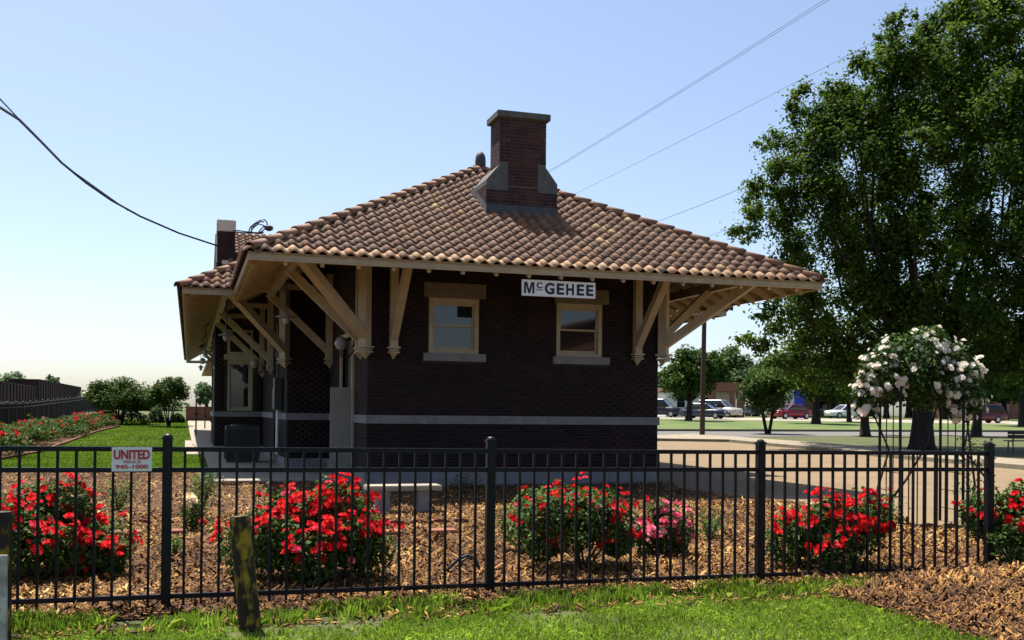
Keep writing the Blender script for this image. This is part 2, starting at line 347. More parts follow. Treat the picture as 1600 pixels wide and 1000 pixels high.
chips('wood_chips', P1, np.full(len(P1), 0.012)+rng.uniform(0, 0.02, len(P1)), 0.026, 0.072, 'brown wood chip mulch covering the rose bed behind the fence', 0.33, True)
# heap of mulch in front of the fence's right end
hm = np.array([(u, v) for v in np.linspace(-15.2, -11.6, 14) for u in np.linspace(1.2, 7.2, 22)]); hz = mound(hm)-0.012
V = np.c_[hm, hz]; F = [(j*22+i, j*22+i+1, (j+1)*22+i+1, (j+1)*22+i) for j in range(13) for i in range(21)]
tag(npmesh('mulch_heap', V, F, 'soil', smooth=True), 'bare brown base of the chip heap right of the grass', 'mulch', kind='stuff')
P2 = scatter(125000, 1.0, 7.2, -15.2, -11.6); la, lb = g(1335, 930), g(1605, 1006); ld = (lb-la).normalized()
side = (P2[:, 0]-la.x)*ld.y - (P2[:, 1]-la.y)*ld.x           # distance from the heap's ragged lower edge
P2 = P2[(side < -np.abs(rng.normal(0, 0.12, len(P2))) + 0.07*np.sin(P2[:, 0]*5.3) + 0.05*np.sin(P2[:, 0]*11+1)+0.22) & (P2[:, 1] < -11.55-0.25*rng.random(len(P2)))] if ((4.5-la.x)*ld.y-(-12.2-la.y)*ld.x) < 0 else P2[(side > np.abs(rng.normal(0, 0.13, len(P2))) + 0.07*np.sin(P2[:, 0]*5.3) + 0.05*np.sin(P2[:, 0]*11+1)-0.12) & (P2[:, 1] < -11.55-0.25*rng.random(len(P2)))]
chips('chip_heap', P2, mound(P2), 0.025, 0.065, 'heap of light brown wood chips before the right end of the fence', 0.55, tone=0.70)
P3 = scatter(1400, -7, 3, -12.35, -11.8); chips('scattered_chips', P3, np.full(len(P3), 0.01), 0.02, 0.06, 'stray wood chips strewn in the weeds at the fence foot')
P4 = scatter(5000, -12, -3, 6, 60, BORD + [(-11.2, 58), (-11.2, 5)]); chips('border_chips', P4, np.array([zg(y)+0.015 for y in P4[:, 1]]), 0.06, 0.14, 'brown chip mulch under the far left rose hedge')

def blades(name, P, H, W, m, label, lean=0.5):
    n = len(P); Z = np.array([zg(y) for y in P[:, 1]])
    yaw = rng.uniform(0, 2*np.pi, n); ly = rng.uniform(0, 2*np.pi, n); ln = np.abs(rng.normal(0, lean, n)).clip(0, 1.4)
    dx = np.stack([np.cos(yaw), np.sin(yaw), np.zeros(n)], 1)*(W/2)[:, None]
    ld = np.stack([np.cos(ly), np.sin(ly), np.zeros(n)], 1)
    B = np.c_[P, Z]; Mi = B + ld*(H*ln*0.25)[:, None]; Mi[:, 2] += H*0.6; T = B + ld*(H*ln*0.8)[:, None]; T[:, 2] += H*(1-0.3*ln.clip(0, 1))
    V = np.stack([B-dx, B+dx, Mi+dx*0.75, T, Mi-dx*0.75], 1).reshape(-1, 3)
    F = np.arange(n)[:, None]*5 + np.arange(5)[None]
    o = npmesh(name, V, F, m, None, rng.beta(2, 2, n)*0.97, k=5); return tag(o, label, 'grass', kind='stuff')
_la, _lb = g(1335, 930), g(1605, 1006); _ld = (_lb-_la).normalized(); _sg = 1 if ((4.5-_la.x)*_ld.y-(-12.2-_la.y)*_ld.x) > 0 else -1
def heap_out(P): return _sg*((P[:, 0]-_la.x)*_ld.y-(P[:, 1]-_la.y)*_ld.x) < 0.05+rng.normal(0, 0.09, len(P))+0.07*np.sin(P[:, 0]*5.3)
P = scatter(150000, -7.5, 5.5, -14.6, -11.72)
bare = np.array([mnoise.noise(Vector((x*0.9, y*1.6, 0.3))) for x, y in P])
edge = P[:, 1] + 0.12*np.sin(P[:, 0]*1.7) + 12.15
keep = ((bare > -0.30) | (P[:, 1] < -12.4) & (rng.random(len(P)) < 0.55)) & ~((edge > 0) & (bare < 0.12)) & heap_out(P)
P = P[keep]; keepw = rng.random(len(P)) < np.where(P[:, 1] < -14, 0.5, 1.0); P = P[keepw]
blades('grass', P, rng.uniform(0.025, 0.06, len(P)), rng.uniform(0.006, 0.011, len(P)), 'grass_blade', 'short green grass in front of the black fence', 1.15)
cl = scatter(420, -6.5, 2.6, -12.2, -11.72)
cl = cl[np.array([mnoise.noise(Vector((x*1.3, y*2, 4))) for x, y in cl]) > -0.12]
P = np.repeat(cl, 26, 0) + rng.normal(0, 0.045, (len(cl)*26, 2))
blades('weeds', P, rng.uniform(0.05, 0.15, len(P)), rng.uniform(0.007, 0.014, len(P)), 'grass_blade', 'taller weedy tufts growing along the foot of the fence', 0.7)
LAWN = [(-3.05, 6.0), (-14, 7.0)] + BORD[1:] + [(-8.2, 66), (-3.4, 66), (-3.1, 20), (-2.8, 12.2), (-2.8, 6.0)]
P = np.concatenate([scatter(70000, -10, -2.7, 5.9, 20, LAWN), scatter(50000, -10, -2.7, 20, 56, LAWN)])
blades('lawn_grass', P, rng.uniform(0.03, 0.07, len(P)), rng.uniform(0.02, 0.04, len(P)), 'lawn_blade', 'mown bright green lawn beside the depot platform', 1.1)

# ================================================================== THE DEPOT
W, OV, HE, TP = 6.03, 2.35, 4.0, 0.545
CP = 1/math.sqrt(1+TP*TP); SP = TP*CP
depot = thing('railway_depot', (W/2, 20, 0), 'dark brick railway depot with red clay tile hip roof and bracketed eaves', 'building')
# ---- bricks
BL, BH, MJ = 0.198, 0.057, 0.0105
def bricks_on(a0, a1, z0, z1, holes, frame, prot=0.006, seed=0):
    """boxes of brick on a wall plane; frame(a, z, d) -> world; holes (a0,a1,z0,z1)"""
    rr = random.Random(seed); out = []; k = 0; z = z0
    while z < z1-0.02:
        zt = min(z+BH, z1); a = a0 - (0 if k % 2 else (BL+MJ)/2)
        while a < a1:
            s, e = max(a, a0), min(a+BL, a1); segs = [(s, e)]
            for h in holes:
                if z < h[3]-0.004 and zt > h[2]+0.004:
                    ns = []
                    for q in segs:
                        if q[1] <= h[0] or q[0] >= h[1]: ns.append(q); continue
                        if q[0] < h[0]: ns.append((q[0], h[0]))
                        if q[1] > h[1]: ns.append((h[1], q[1]))
                    segs = ns
            for q in segs:
                if q[1]-q[0] > 0.02: out.append((q[0], q[1], z, zt, prot+rr.uniform(-0.002, 0.002)))
            a += BL+MJ
        z += BH+MJ; k += 1
    V = []; F = []
    for (s, e, za, zb, p) in out:
        o = len(V)
        for d in (0.0, p):
            for aa, zz in ((s, za), (e, za), (e, zb), (s, zb)): V.append(frame(aa, zz, d))
        F += [(o+4, o+5, o+6, o+7), (o, o+1, o+5, o+4), (o+1, o+2, o+6, o+5), (o+2, o+3, o+7, o+6), (o+3, o, o+4, o+7)]
    return V, F, out
ZB, ZT = 0.30, 5.15
WINS = [(1.17, 2.18), (3.79, 4.79)]; WZ0, WZ1 = 2.585, 3.66
def wall_panels(mb, frame, a0, a1, z0, z1, holes, d0, d1):
    As = sorted({a0, a1, *[h[0] for h in holes], *[h[1] for h in holes]}); Zs = sorted({z0, z1, *[h[2] for h in holes], *[h[3] for h in holes]})
    for i in range(len(As)-1):
        for j in range(len(Zs)-1):
            ca, cz = (As[i]+As[i+1])/2, (Zs[j]+Zs[j+1])/2
            if any(h[0] < ca < h[1] and h[2] < cz < h[3] for h in holes): continue
            p = [frame(a, z, d) for d in (d0, d1) for a, z in ((As[i], Zs[j]), (As[i+1], Zs[j]), (As[i+1], Zs[j+1]), (As[i], Zs[j+1]))]
            mb.add(p, [(3,2,1,0),(4,5,6,7),(0,1,5,4),(1,2,6,5),(2,3,7,6),(3,0,4,7)])
f_front = lambda a, z, d: (a, -d, z)
f_left = lambda a, z, d: (-d, a, z)
f_ret = lambda a, z, d: (a, 5.55-d, z)
f_midl = lambda a, z, d: (-1-d, a, z)
f_right = lambda a, z, d: (W+d, a, z)
f_bayf = lambda a, z, d: (a, 14.0-d, z)
f_bayl = lambda a, z, d: (-2.47-d, a, z)
holes_f = [(a, b, WZ0, WZ1) for a, b in WINS]
wall = MB(); wall_panels(wall, f_front, 0, W, ZB, ZT, holes_f, -0.28, 0.0)
DOOR = (1.75, 3.35)
wall_panels(wall, f_left, 0.28, 5.55, ZB, ZT, [(DOOR[0], DOOR[1], ZB, 3.0)], -0.28, 0.0)
wall_panels(wall, f_right, 0.28, 5.55, ZB, ZT, [], -0.28, 0.0)
wall_panels(wall, f_ret, -1.0, 0.0, ZB, ZT, [], -0.28, 0.0)
wall_panels(wall, f_ret, W, W+1.0, ZB, ZT, [], -0.28, 0.0)
wall_panels(wall, f_midl, 5.83, 36, ZB, ZT, [(8.2, 9.4, ZB, 2.9), (20, 21.2, 1.4, 3.0), (24, 25.2, 1.4, 3.0), (28, 29.2, ZB, 2.9)], -0.28, 0.0)
wall.box((W+0.72, 5.83, ZB), (W+1.0, 36, ZT)); wall.box((-0.7, 35.7, ZB), (W+0.7, 36, ZT))
wall.box((0, 36.02, ZB), (W, 58, ZT))
# telegraph bay
BAYW = (-2.10, -1.32)
wall_panels(wall, f_bayf, -2.47, -1.02, ZB, 4.15, [(BAYW[0], BAYW[1], 1.37, 3.95)], -0.25, 0.0)
wall_panels(wall, f_bayl, 14.25, 18.5, ZB, 4.15, [(15, 17.4, 1.37, 2.9)], -0.25, 0.0)
wall.box((-2.46, 18.25, ZB), (-1.02, 18.5, 4.15))
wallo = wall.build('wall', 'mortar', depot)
VV = []; FF = []; RR = []
BAND = (1.215, 1.375)
for fr, a0, a1, hs in ((f_front, 0, W, [(1.07, 2.31, 3.68, 3.95), (1.06, 2.31, 2.43, 2.585), (3.74, 4.92, 3.68, 3.95), (3.71, 4.93, 2.43, 2.585)]+holes_f),
                       (f_left, 0, 5.55, [(DOOR[0]-0.12, DOOR[1]+0.12, 0, 3.12)]), (f_ret, -1, 0, []), (f_right, 0, 5.55, []), (f_bayf, -2.47, -1.02, [(BAYW[0]-0.09, BAYW[1]+0.09, 1.3, 4.1)]),
                       (f_midl, 5.55, 14, [(8.1, 9.5, 0, 3.0)]), (f_bayl, 14, 18.5, [(14.9, 17.5, 1.3, 3.0)])):
    for z0, z1 in ((ZB+0.01, BAND[0]), (BAND[1]+0.008, 4.95 if fr not in (f_bayf, f_bayl) else 4.1)):
        v, f, o = bricks_on(a0, a1, z0, z1, hs, fr, seed=len(VV)); n0 = len(VV); VV += v; FF += [tuple(i+n0 for i in q) for q in f]
        for b in o: RR += [random.random()]*5
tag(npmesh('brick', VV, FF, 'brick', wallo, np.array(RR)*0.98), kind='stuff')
fo = MB(); fo.box((-0.06, -0.06, -0.2), (W+0.06, 5.5, ZB)).box((-1.06, 5.5, -0.2), (W+1.06, 36, ZB)).box((-0.06, 36, -0.2), (W+0.06, 58, ZB)).box((-2.53, 13.94, -0.2), (-1.06, 18.56, ZB-0.002))
fo.build('foundation', 'stone', depot)
p_ = 0.035
for lo_, hi_ in (((-p_, -p_, BAND[0]), (W+p_, 0.0, BAND[1])),
                  ((-p_, 0.0, BAND[0]), (0.0, DOOR[0]-0.12, BAND[1])),
                  ((-p_, DOOR[1]+0.12, BAND[0]), (0, 5.515, BAND[1])),
                  ((-1-p_, 5.515, BAND[0]), (0, 5.55, BAND[1])),
                  ((-1-p_, 5.55, BAND[0]), (-1, 8.1, BAND[1])),
                  ((-1-p_, 9.5, BAND[0]), (-1, 13.96, BAND[1])),
                  ((W, 0, BAND[0]), (W+p_, 5.515, BAND[1])),
                  ((W, 5.515, BAND[0]), (W+1+p_, 5.55, BAND[1])),
                  ((-2.47-p_, 13.965, BAND[0]), (-1-p_, 14.0, BAND[1])),
                  ((-2.47-p_, 14.0, BAND[0]), (-2.47, 18.5, BAND[1]))):
    ax_ = 0 if hi_[0]-lo_[0] > hi_[1]-lo_[1] else 1; n_ = max(1, round((hi_[ax_]-lo_[ax_])/1.3)); st_ = (hi_[ax_]-lo_[ax_])/n_
    for i_ in range(n_):
        l2, h2 = list(lo_), list(hi_); l2[ax_] = lo_[ax_]+i_*st_+(0.003 if i_ else 0); h2[ax_] = lo_[ax_]+(i_+1)*st_-(0.003 if i_ < n_-1 else 0)
        MB().box(l2, h2).build('water_table', 'stone', depot)
# ---- end windows
def sash_window(name, frame, a0, a1, z0, z1, parent, fw=0.085, rec=0.02, cur=False):
    def bx(mb, aa, ab, za, zb, d0, d1):
        p = [frame(a, z, d) for d in (d0, d1) for a, z in ((aa, za), (ab, za), (ab, zb), (aa, zb))]
        mb.add(p, [(3,2,1,0),(4,5,6,7),(0,1,5,4),(1,2,6,5),(2,3,7,6),(3,0,4,7)])
    m = MB()
    bx(m, a0, a0+fw, z0, z1, -0.16, -rec); bx(m, a1-fw, a1, z0, z1, -0.16, -rec); bx(m, a0+fw, a1-fw, z1-fw*1.25, z1, -0.16, -rec); bx(m, a0+fw, a1-fw, z0, z0+fw*0.7, -0.16, -rec)
    w = m.build(name, 'cream', parent)
    zm = (z0+z1)/2-0.01; lo = z0+fw*0.7; hi = z1-fw*1.25
    for (za, zb, dd) in ((zm, hi, -0.075), (lo, zm+0.03, -0.115)):
        s = MB(); t = 0.04
        bx(s, a0+fw, a0+fw+t, za, zb, dd-0.03, dd); bx(s, a1-fw-t, a1-fw, za, zb, dd-0.03, dd); bx(s, a0+fw+t, a1-fw-t, zb-t*0.9, zb, dd-0.03, dd); bx(s, a0+fw+t, a1-fw-t, za, za+t*(1.6 if dd < -0.1 else 0.8), dd-0.03, dd)
        so = s.build('sash', 'cream', w)
        q = MB(); bx(q, a0+fw+t*0.6, a1-fw-t*0.6, za+0.02, zb-0.02, dd-0.022, dd-0.014); q.build('pane', 'glass', w)
    return w
for (a0, a1), (l0, l1), (s0, s1) in ((WINS[0], (1.07, 2.31), (1.06, 2.31)), (WINS[1], (3.74, 4.92), (3.71, 4.93))):
    w = sash_window('window', f_front, a0, a1, WZ0, WZ1, depot)
    MB().box((l0, -0.03, 3.66), (l1, 0.1, 3.95)).build('lintel', 'lintel', w, bevel=0.008)
    MB().box((s0, -0.07, 2.43), (s1, 0.1, 2.583)).build('sill', 'stone', w, bevel=0.008)
w = sash_window('window', f_bayf, BAYW[0], BAYW[1], 1.40, 3.0, depot)
MB().box((BAYW[0]-0.1, 13.93, 3.0), (BAYW[1]+0.1, 14.1, 3.17)).build('lintel', 'cream', w, bevel=0.008)
m = MB(); m.box((BAYW[0], 13.97, 3.17), (BAYW[0]+0.08, 14.1, 3.95)).box((BAYW[1]-0.08, 13.97, 3.17), (BAYW[1], 14.1, 3.95)).box((BAYW[0]+.08, 13.97, 3.87), (BAYW[1]-.08, 14.1, 3.95)).box((BAYW[0]+.08, 13.97, 3.17), (BAYW[1]-.08, 14.1, 3.25)); m.build('transom_frame', 'cream', w)
MB().box((BAYW[0]+0.06, 14.04, 3.22), (BAYW[1]-0.06, 14.05, 3.9)).build('pane', 'glass', w)
sash_window('window', f_bayl, 15, 17.4, 1.37, 2.9, depot)
for (a, b) in ((20, 21.2), (24, 25.2)): sash_window('window', f_midl, a, b, 1.4, 3.0, depot)
for (a, b) in ((8.2, 9.4), (28, 29.2)):
    d_ = MB(); d_.box((-0.9, a, ZB), (-0.85, b, 2.9)); dd = d_.build('door', 'lintel', depot)
    MB().box((-0.92, a+0.2, 1.5), (-0.905, b-0.2, 2.6)).build('pane', 'glass', dd)
# the white leaf and frame at the baggage doorway in the side wall
fr_ = MB(); fr_.box((-0.05, DOOR[0]-0.11, ZB), (0.06, DOOR[0], 3.1)).box((-0.05, DOOR[1], ZB), (0.06, DOOR[1]+0.11, 3.1)).box((-0.05, DOOR[0], 3.0), (0.06, DOOR[1], 3.1))
dr = MB().box((0.10, DOOR[0], ZB), (0.15, DOOR[1], 3.0)).build('door', 'dark_metal', depot)
fr_.build('door_frame', 'cream', dr)
tag(MB().box((-0.46, DOOR[0]+0.05, 0.2), (-0.07, DOOR[0]+0.10, 1.93)).build('door_leaf', 'pale_door', dr), 'pale half-height door leaf standing open at the side doorway')

# ---- roof
EX, TW = 0.287, 0.2288                      # exposure and width of a pantile
NP = 9
prof = []
for i in range(NP):
    t = i/(NP-1); prof.append((t*TW*1.04, 0.036*math.cos((t*1.0-0.32)*2*math.pi)+0.008))
def tile_template(length=EX*1.13, lift=0.019, th=0.016):
    v = []
    for y, zo in ((0.0, lift), (length, 0.0)):
        for (x, z) in prof: v.append((x, y, z+zo+0.045))
    for (x, z) in prof: v.append((x, 0.0, z+lift+0.045-th))
    f = [(i, i+1, NP+i+1, NP+i) for i in range(NP-1)] + [(2*NP+i, 2*NP+i+1, i+1, i) for i in range(NP-1)]
    return np.array(v), f
TVt, TFt = tile_template()
roof = bpy.data.objects.new('roof', None)
deckm = MB(); soff = MB()
roof_stuff_V = []; roof_stuff_F = []; roof_stuff_R = []
CUTS = []
class Face:
    def __init__(s, E0, e, inw, zE=HE):
        s.E0 = np.array(E0+(zE,), float); s.e = np.array(e+(0,), float); s.inw = np.array(inw+(0,), float)
        s.s = s.inw*CP + np.array([0, 0, SP]); s.n = np.cross(s.e, s.s)
        if s.n[2] < 0: s.n = -s.n
    def M(s, a, d): return s.E0 + s.e*a + s.s*d
def place(fc, a, d): return fc.M(a, d)[None] + TVt[:, :1]*fc.e[None] + TVt[:, 1:2]*fc.s[None] + TVt[:, 2:3]*fc.n[None]
single = []      # whole tiles wanted as parts: (face, a, d, row)
cut_list = []
def tile_face(fc, L, amin, amax, dmax, parts):
    """amin(h), amax(h): limits along the eave at horizontal inset h"""
    nr = int(dmax/EX)+1
    for r in range(nr):
        d = -0.07 + r*EX
        if d > dmax-0.1: break
        for c in range(int(L/TW)+2):
            a = c*TW - 0.04
            h0, h1 = d*CP, (d+EX*1.13)*CP
            lo0, lo1, hi0, hi1 = amin(h0), amin(h1), amax(h0), amax(h1)
            if a+TW*1.04 <= min(lo0, lo1) or a >= max(hi0, hi1): continue
            whole = a >= max(lo0, lo1)-0.03 and a+TW*1.04 <= min(hi0, hi1)+0.03
            if whole and parts: single.append((fc, a, d, r))
            elif whole:
                o = len(roof_stuff_V)*len(TVt); roof_stuff_V.append(place(fc, a, d)); roof_stuff_F.extend([tuple(i+o for i in q) for q in TFt]); roof_stuff_R.extend([random.random()]*len(TFt))
            else: cut_list.append((fc, a, d, amin, amax, L))
front = Face((-OV, -OV), (1, 0), (0, 1)); LF = W+2*OV
HALF = LF/2
tile_face(front, LF, lambda h: h, lambda h: LF-h, HALF/CP, True)
mL = 5.55
left = Face((-OV, mL-OV), (0, -1), (1, 0)); tile_face(left, mL, lambda h: -h-0.2, lambda h: mL-h, HALF/CP, False)
right = Face((W+OV, -OV), (0, 1), (-1, 0)); tile_face(right, mL, lambda h: h, lambda h: mL+h+0.2, HALF/CP, False)
MO = 1.05; MV = 3.2; LM = LF+2*MO; MH = LM/2
midf = Face((-OV-MO, MV), (1, 0), (0, 1))
tile_face(midf, MH, lambda h: h, lambda h: min(h+MO+0.15, MH), MH/CP, False)
tile_face(midf, LM, lambda h: max(LM-h-MO-0.15, MH), lambda h: LM-h, MH/CP, False)
ML = 35.0
midl = Face((-OV-MO, MV+ML), (0, -1), (1, 0)); tile_face(midl, ML, lambda h: h, lambda h: ML-h, MH/CP, False)
midr = Face((W+OV+MO, MV), (0, 1), (-1, 0)); tile_face(midr, ML, lambda h: h, lambda h: ML-h, MH/CP, False)
# which front tiles are parts of their own: the 300 nearest ones
single.sort(key=lambda q: (Vector(q[0].M(q[1], q[2]))-CAM).length)
roof = MB()
def facepoly(mb, fc, pts, drop):   # pts (a, h)
    vs = [fc.E0 + fc.e*a + fc.inw*h + np.array([0, 0, h*TP-drop]) for a, h in pts]
    mb.add([Vector(v) for v in vs], [tuple(range(len(vs)))])
FACES = [(front, [(0, 0), (LF, 0), (LF/2, HALF)]), (left, [(0, 0), (mL, 0), (mL-HALF, HALF), (-HALF, HALF)]), (right, [(0, 0), (mL, 0), (mL+HALF, HALF), (HALF, HALF)]),
         (midf, [(0, 0), (MO, 0), (MO+HALF, HALF), (MH, MH)]), (midf, [(LM-MO, 0), (LM, 0), (MH, MH), (LM-MO-HALF, HALF)]), (midl, [(0, 0), (ML, 0), (ML-MH, MH), (MH, MH)]), (midr, [(0, 0), (ML, 0), (ML-MH, MH), (MH, MH)])]
for fc, pts in FACES: facepoly(deckm, fc, pts, 0.02); facepoly(soff, fc, pts, 0.10)
# far narrow end of the depot
fl_ = Face((-OV, 62), (0, -1), (1, 0)); fr2 = Face((W+OV, 33), (0, 1), (-1, 0)); fb = Face((W+OV, 62), (-1, 0), (0, -1))
for fc, pts in ((fl_, [(0, 0), (27, 0), (27, HALF), (HALF, HALF)]), (fr2, [(0, 0), (29, 0), (29-HALF, HALF), (0, HALF)]), (fb, [(0, 0), (LF, 0), (HALF, HALF)])):
    facepoly(deckm, fc, pts, 0.02); facepoly(soff, fc, pts, 0.10)
roof = deckm.build('roof', 'deck', depot)
soff.build('soffit', 'soffit', roof)
# tiles as parts
tme = bpy.data.meshes.new('roof_tile'); tme.from_pydata([tuple(v) for v in TVt], [], TFt); tme.materials.append(MATS['tile']); tme.polygons.foreach_set('use_smooth', [i < NP-1 for i in range(len(TFt))])
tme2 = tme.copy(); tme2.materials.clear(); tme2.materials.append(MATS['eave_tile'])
def fmat(fc, a, d):
    p = fc.M(a, d); e, s, n = fc.e, fc.s, fc.n
    return Matrix(((e[0], s[0], n[0], p[0]), (e[1], s[1], n[1], p[1]), (e[2], s[2], n[2], p[2]), (0, 0, 0, 1)))
rl = wloc(roof); eV, eF, eR = [], [], []
for i, (fc, a, d, r) in enumerate(single):
    if i < 300:
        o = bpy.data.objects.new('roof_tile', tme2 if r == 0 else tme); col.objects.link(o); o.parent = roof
        mm = fmat(fc, a+random.uniform(-.004, .004), d+random.uniform(-.008, .008)); mm.translation -= rl; o.matrix_basis = mm
    else:
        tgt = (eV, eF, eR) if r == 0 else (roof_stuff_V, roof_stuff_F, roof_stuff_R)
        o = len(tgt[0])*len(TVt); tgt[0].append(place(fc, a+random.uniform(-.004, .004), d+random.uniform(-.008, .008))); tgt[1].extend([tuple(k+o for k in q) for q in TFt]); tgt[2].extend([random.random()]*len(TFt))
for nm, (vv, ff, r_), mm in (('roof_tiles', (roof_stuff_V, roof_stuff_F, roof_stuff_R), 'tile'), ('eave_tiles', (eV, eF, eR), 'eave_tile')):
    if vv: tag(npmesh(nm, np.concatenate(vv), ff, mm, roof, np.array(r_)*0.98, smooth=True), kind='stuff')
# tiles trimmed where they meet a hip or valley
bm = bmesh.new(); lay = bm.faces.layers.float.new('rnd')
for fc, a, d, amin, amax, L in cut_list:
    vs = place(fc, a, d); b2 = bmesh.new(); bv = [b2.verts.new(v) for v in vs]
    for q in TFt: b2.faces.new([bv[i] for i in q])
    for fn, sg in ((amin, 1), (amax, -1)):
        hm_ = (d+EX*0.5)*CP; al = fn(hm_); ds = (fn(hm_+0.05)-fn(hm_-0.05))/0.1
        co = fc.E0 + fc.e*al + fc.inw*hm_; no = (fc.e - fc.inw*ds)*(-sg)
        bmesh.ops.bisect_plane(b2, geom=b2.verts[:]+b2.edges[:]+b2.faces[:], plane_co=co, plane_no=no, clear_outer=True)
    rv = random.random()*0.98; mp = {v: bm.verts.new(v.co) for v in b2.verts}
    for f in b2.faces:
        nf = bm.faces.new([mp[v] for v in f.verts]); nf[lay] = rv; nf.smooth = True
    b2.free()
me = bpy.data.meshes.new('trimmed_tiles'); bm.to_mesh(me); bm.free(); me.materials.append(MATS['tile']); o = link('trimmed_tiles', me, roof, (0, 0, 0)); tag(o, kind='stuff')
# hip and ridge caps
def capmesh(L, r0, r1, mt):
    v = []; f = []; n = 9
    for (x, r) in ((0, r0), (L, r1)):
        for k in range(n): a = math.pi*(k/(n-1)); v.append((x, -r*math.cos(a), r*math.sin(a)*0.95))
    for k in range(n): a = math.pi*(k/(n-1)); v.append((0, -(r0-0.02)*math.cos(a), (r0-0.02)*math.sin(a)*0.95))
    for k in range(n-1): f += [(k, k+1, n+k+1, n+k), (2*n+k, 2*n+k+1, k+1, k)]
    me = bpy.data.meshes.new('ridge_tile'); me.from_pydata(v, [], f); me.materials.append(MATS[mt]); me.polygons.foreach_set('use_smooth', [True]*len(f)); return me
cap = capmesh(0.46, 0.118, 0.098, 'hip_tile')
def caps(p0, p1, parent=roof, start=0.0):
    p0, p1 = Vector(p0), Vector(p1); d = (p1-p0).normalized(); y = Vector((0, 0, 1)).cross(d).normalized(); z = d.cross(y); n = int(((p1-p0).length-start-0.30)/0.40)+1
    for i in range(n):
        o = bpy.data.objects.new('ridge_tile', cap); col.objects.link(o); o.parent = parent
        dd = (d*0.998+z*-0.045).normalized(); zz = dd.cross(y)
        p = p0 + d*(i*0.40+start) + z*0.045 - rl
        o.matrix_basis = Matrix(((dd.x, y.x, zz.x, p.x), (dd.y, y.y, zz.y, p.y), (dd.z, y.z, zz.z, p.z), (0, 0, 0, 1)))
ZA = HE+HALF*TP; ZM = HE+MH*TP
caps((-OV, -OV, HE), (W/2, HALF-OV, ZA), start=0.06); caps((W+OV, -OV, HE), (W/2, HALF-OV, ZA), start=0.06)
caps((-OV-MO, MV, HE), (W/2, MV+MH, ZM), start=-0.1); caps((W+OV+MO, MV, HE), (W/2, MV+MH, ZM), start=-0.1)
caps((W/2, HALF-OV+0.2, ZA), (W/2, MV+HALF, ZA))
caps((W/2, MV+MH, ZM), (W/2, MV+ML-MH, ZM))
MB().lathe((W/2, HALF-OV, ZA+0.05), [(0.12, 0), (0.125, 0.16), (0.115, 0.26), (0.08, 0.34), (0.03, 0.38)], 12).build('finial', 'lead', roof, smooth=True)
# fascia boards
FZ0, FZ1 = HE-0.125, HE+0.015
def fascia(a, b):
    a, b = Vector(a), Vector(b); MB().bar((a.x, a.y, (FZ0+FZ1)/2), (b.x, b.y, (FZ0+FZ1)/2), 0.05, FZ1-FZ0).build('fascia', 'cream', roof)
E_ = OV-0.03; M_ = OV+MO-0.03
fascia((-E_-0.02, -E_, 0), (W+E_+0.02, -E_, 0)); fascia((-E_, -E_+0.03, 0), (-E_, MV+0.03-0.026, 0)); fascia((W+E_, -E_+0.03, 0), (W+E_, MV+0.004, 0))
fascia((-M_-0.02, MV+0.03, 0), (-E_-0.0, MV+0.03, 0)); fascia((W+E_, MV+0.03, 0), (W+M_+0.02, MV+0.03, 0))
fascia((-M_, MV+0.06, 0), (-M_, MV+ML, 0)); fascia((W+M_, MV+0.06, 0), (W+M_, MV+ML, 0)); fascia((-E_, MV+ML, 0), (-E_, 62, 0)); fascia((-M_, MV+ML+0.03, 0), (-E_, MV+ML+0.03, 0))
# rafters under the eaves
def rafter(p, inw, L0, L1):
    p = Vector(p); iw = Vector(inw)
    a = p+iw*L0; b = p+iw*L1; a.z = HE+L0*TP-0.16; b.z = HE+L1*TP-0.16
    MB().bar(a, b, 0.06, 0.115).build('rafter', 'cream', roof)
u = -OV+0.6
while u < W+OV-0.3:
    ins = min(u+OV, W+OV-u); rafter((u, -OV, 0), (0, 1, 0), 0.06, min(2.32, ins-0.05)); u += 0.6
v = -OV+0.6
while v < 5.4:
    ins = v+OV
    for s_, iw in ((-OV, (1, 0, 0)), (W+OV, (-1, 0, 0))): rafter((s_, v, 0), iw, 0.06, min(2.32, ins-0.05))
    v += 0.6
v = MV+0.5
while v < 24:
    for s_, iw in ((-OV-MO, (1, 0, 0)), (W+OV+MO, (-1, 0, 0))): rafter((s_, v, 0), iw, 0.06, min(2.3, v-MV-0.05) if v-MV > 0.15 else 0.2)
    v += 0.6
# beams carried by the brackets
BO = 1.45; BZ = HE+(OV-BO)*TP-0.24
def beam(a, b): MB().bar((a[0], a[1], BZ-0.08), (b[0], b[1], BZ-0.08), 0.13, 0.19).build('eave_beam', 'cream', roof)
beam((-BO-0.2, -BO), (W+BO+0.2, -BO)); beam((-BO, -BO+0.07), (-BO, 5.3)); beam((W+BO, -BO+0.07), (W+BO, 5.3)); beam((-1-BO, 5.55-BO), (-BO-0.07, 5.55-BO)); beam((-1-BO, 5.55-BO+0.07), (-1-BO, 36)); beam((W+1+BO, 5.55-BO), (W+1+BO, 36))
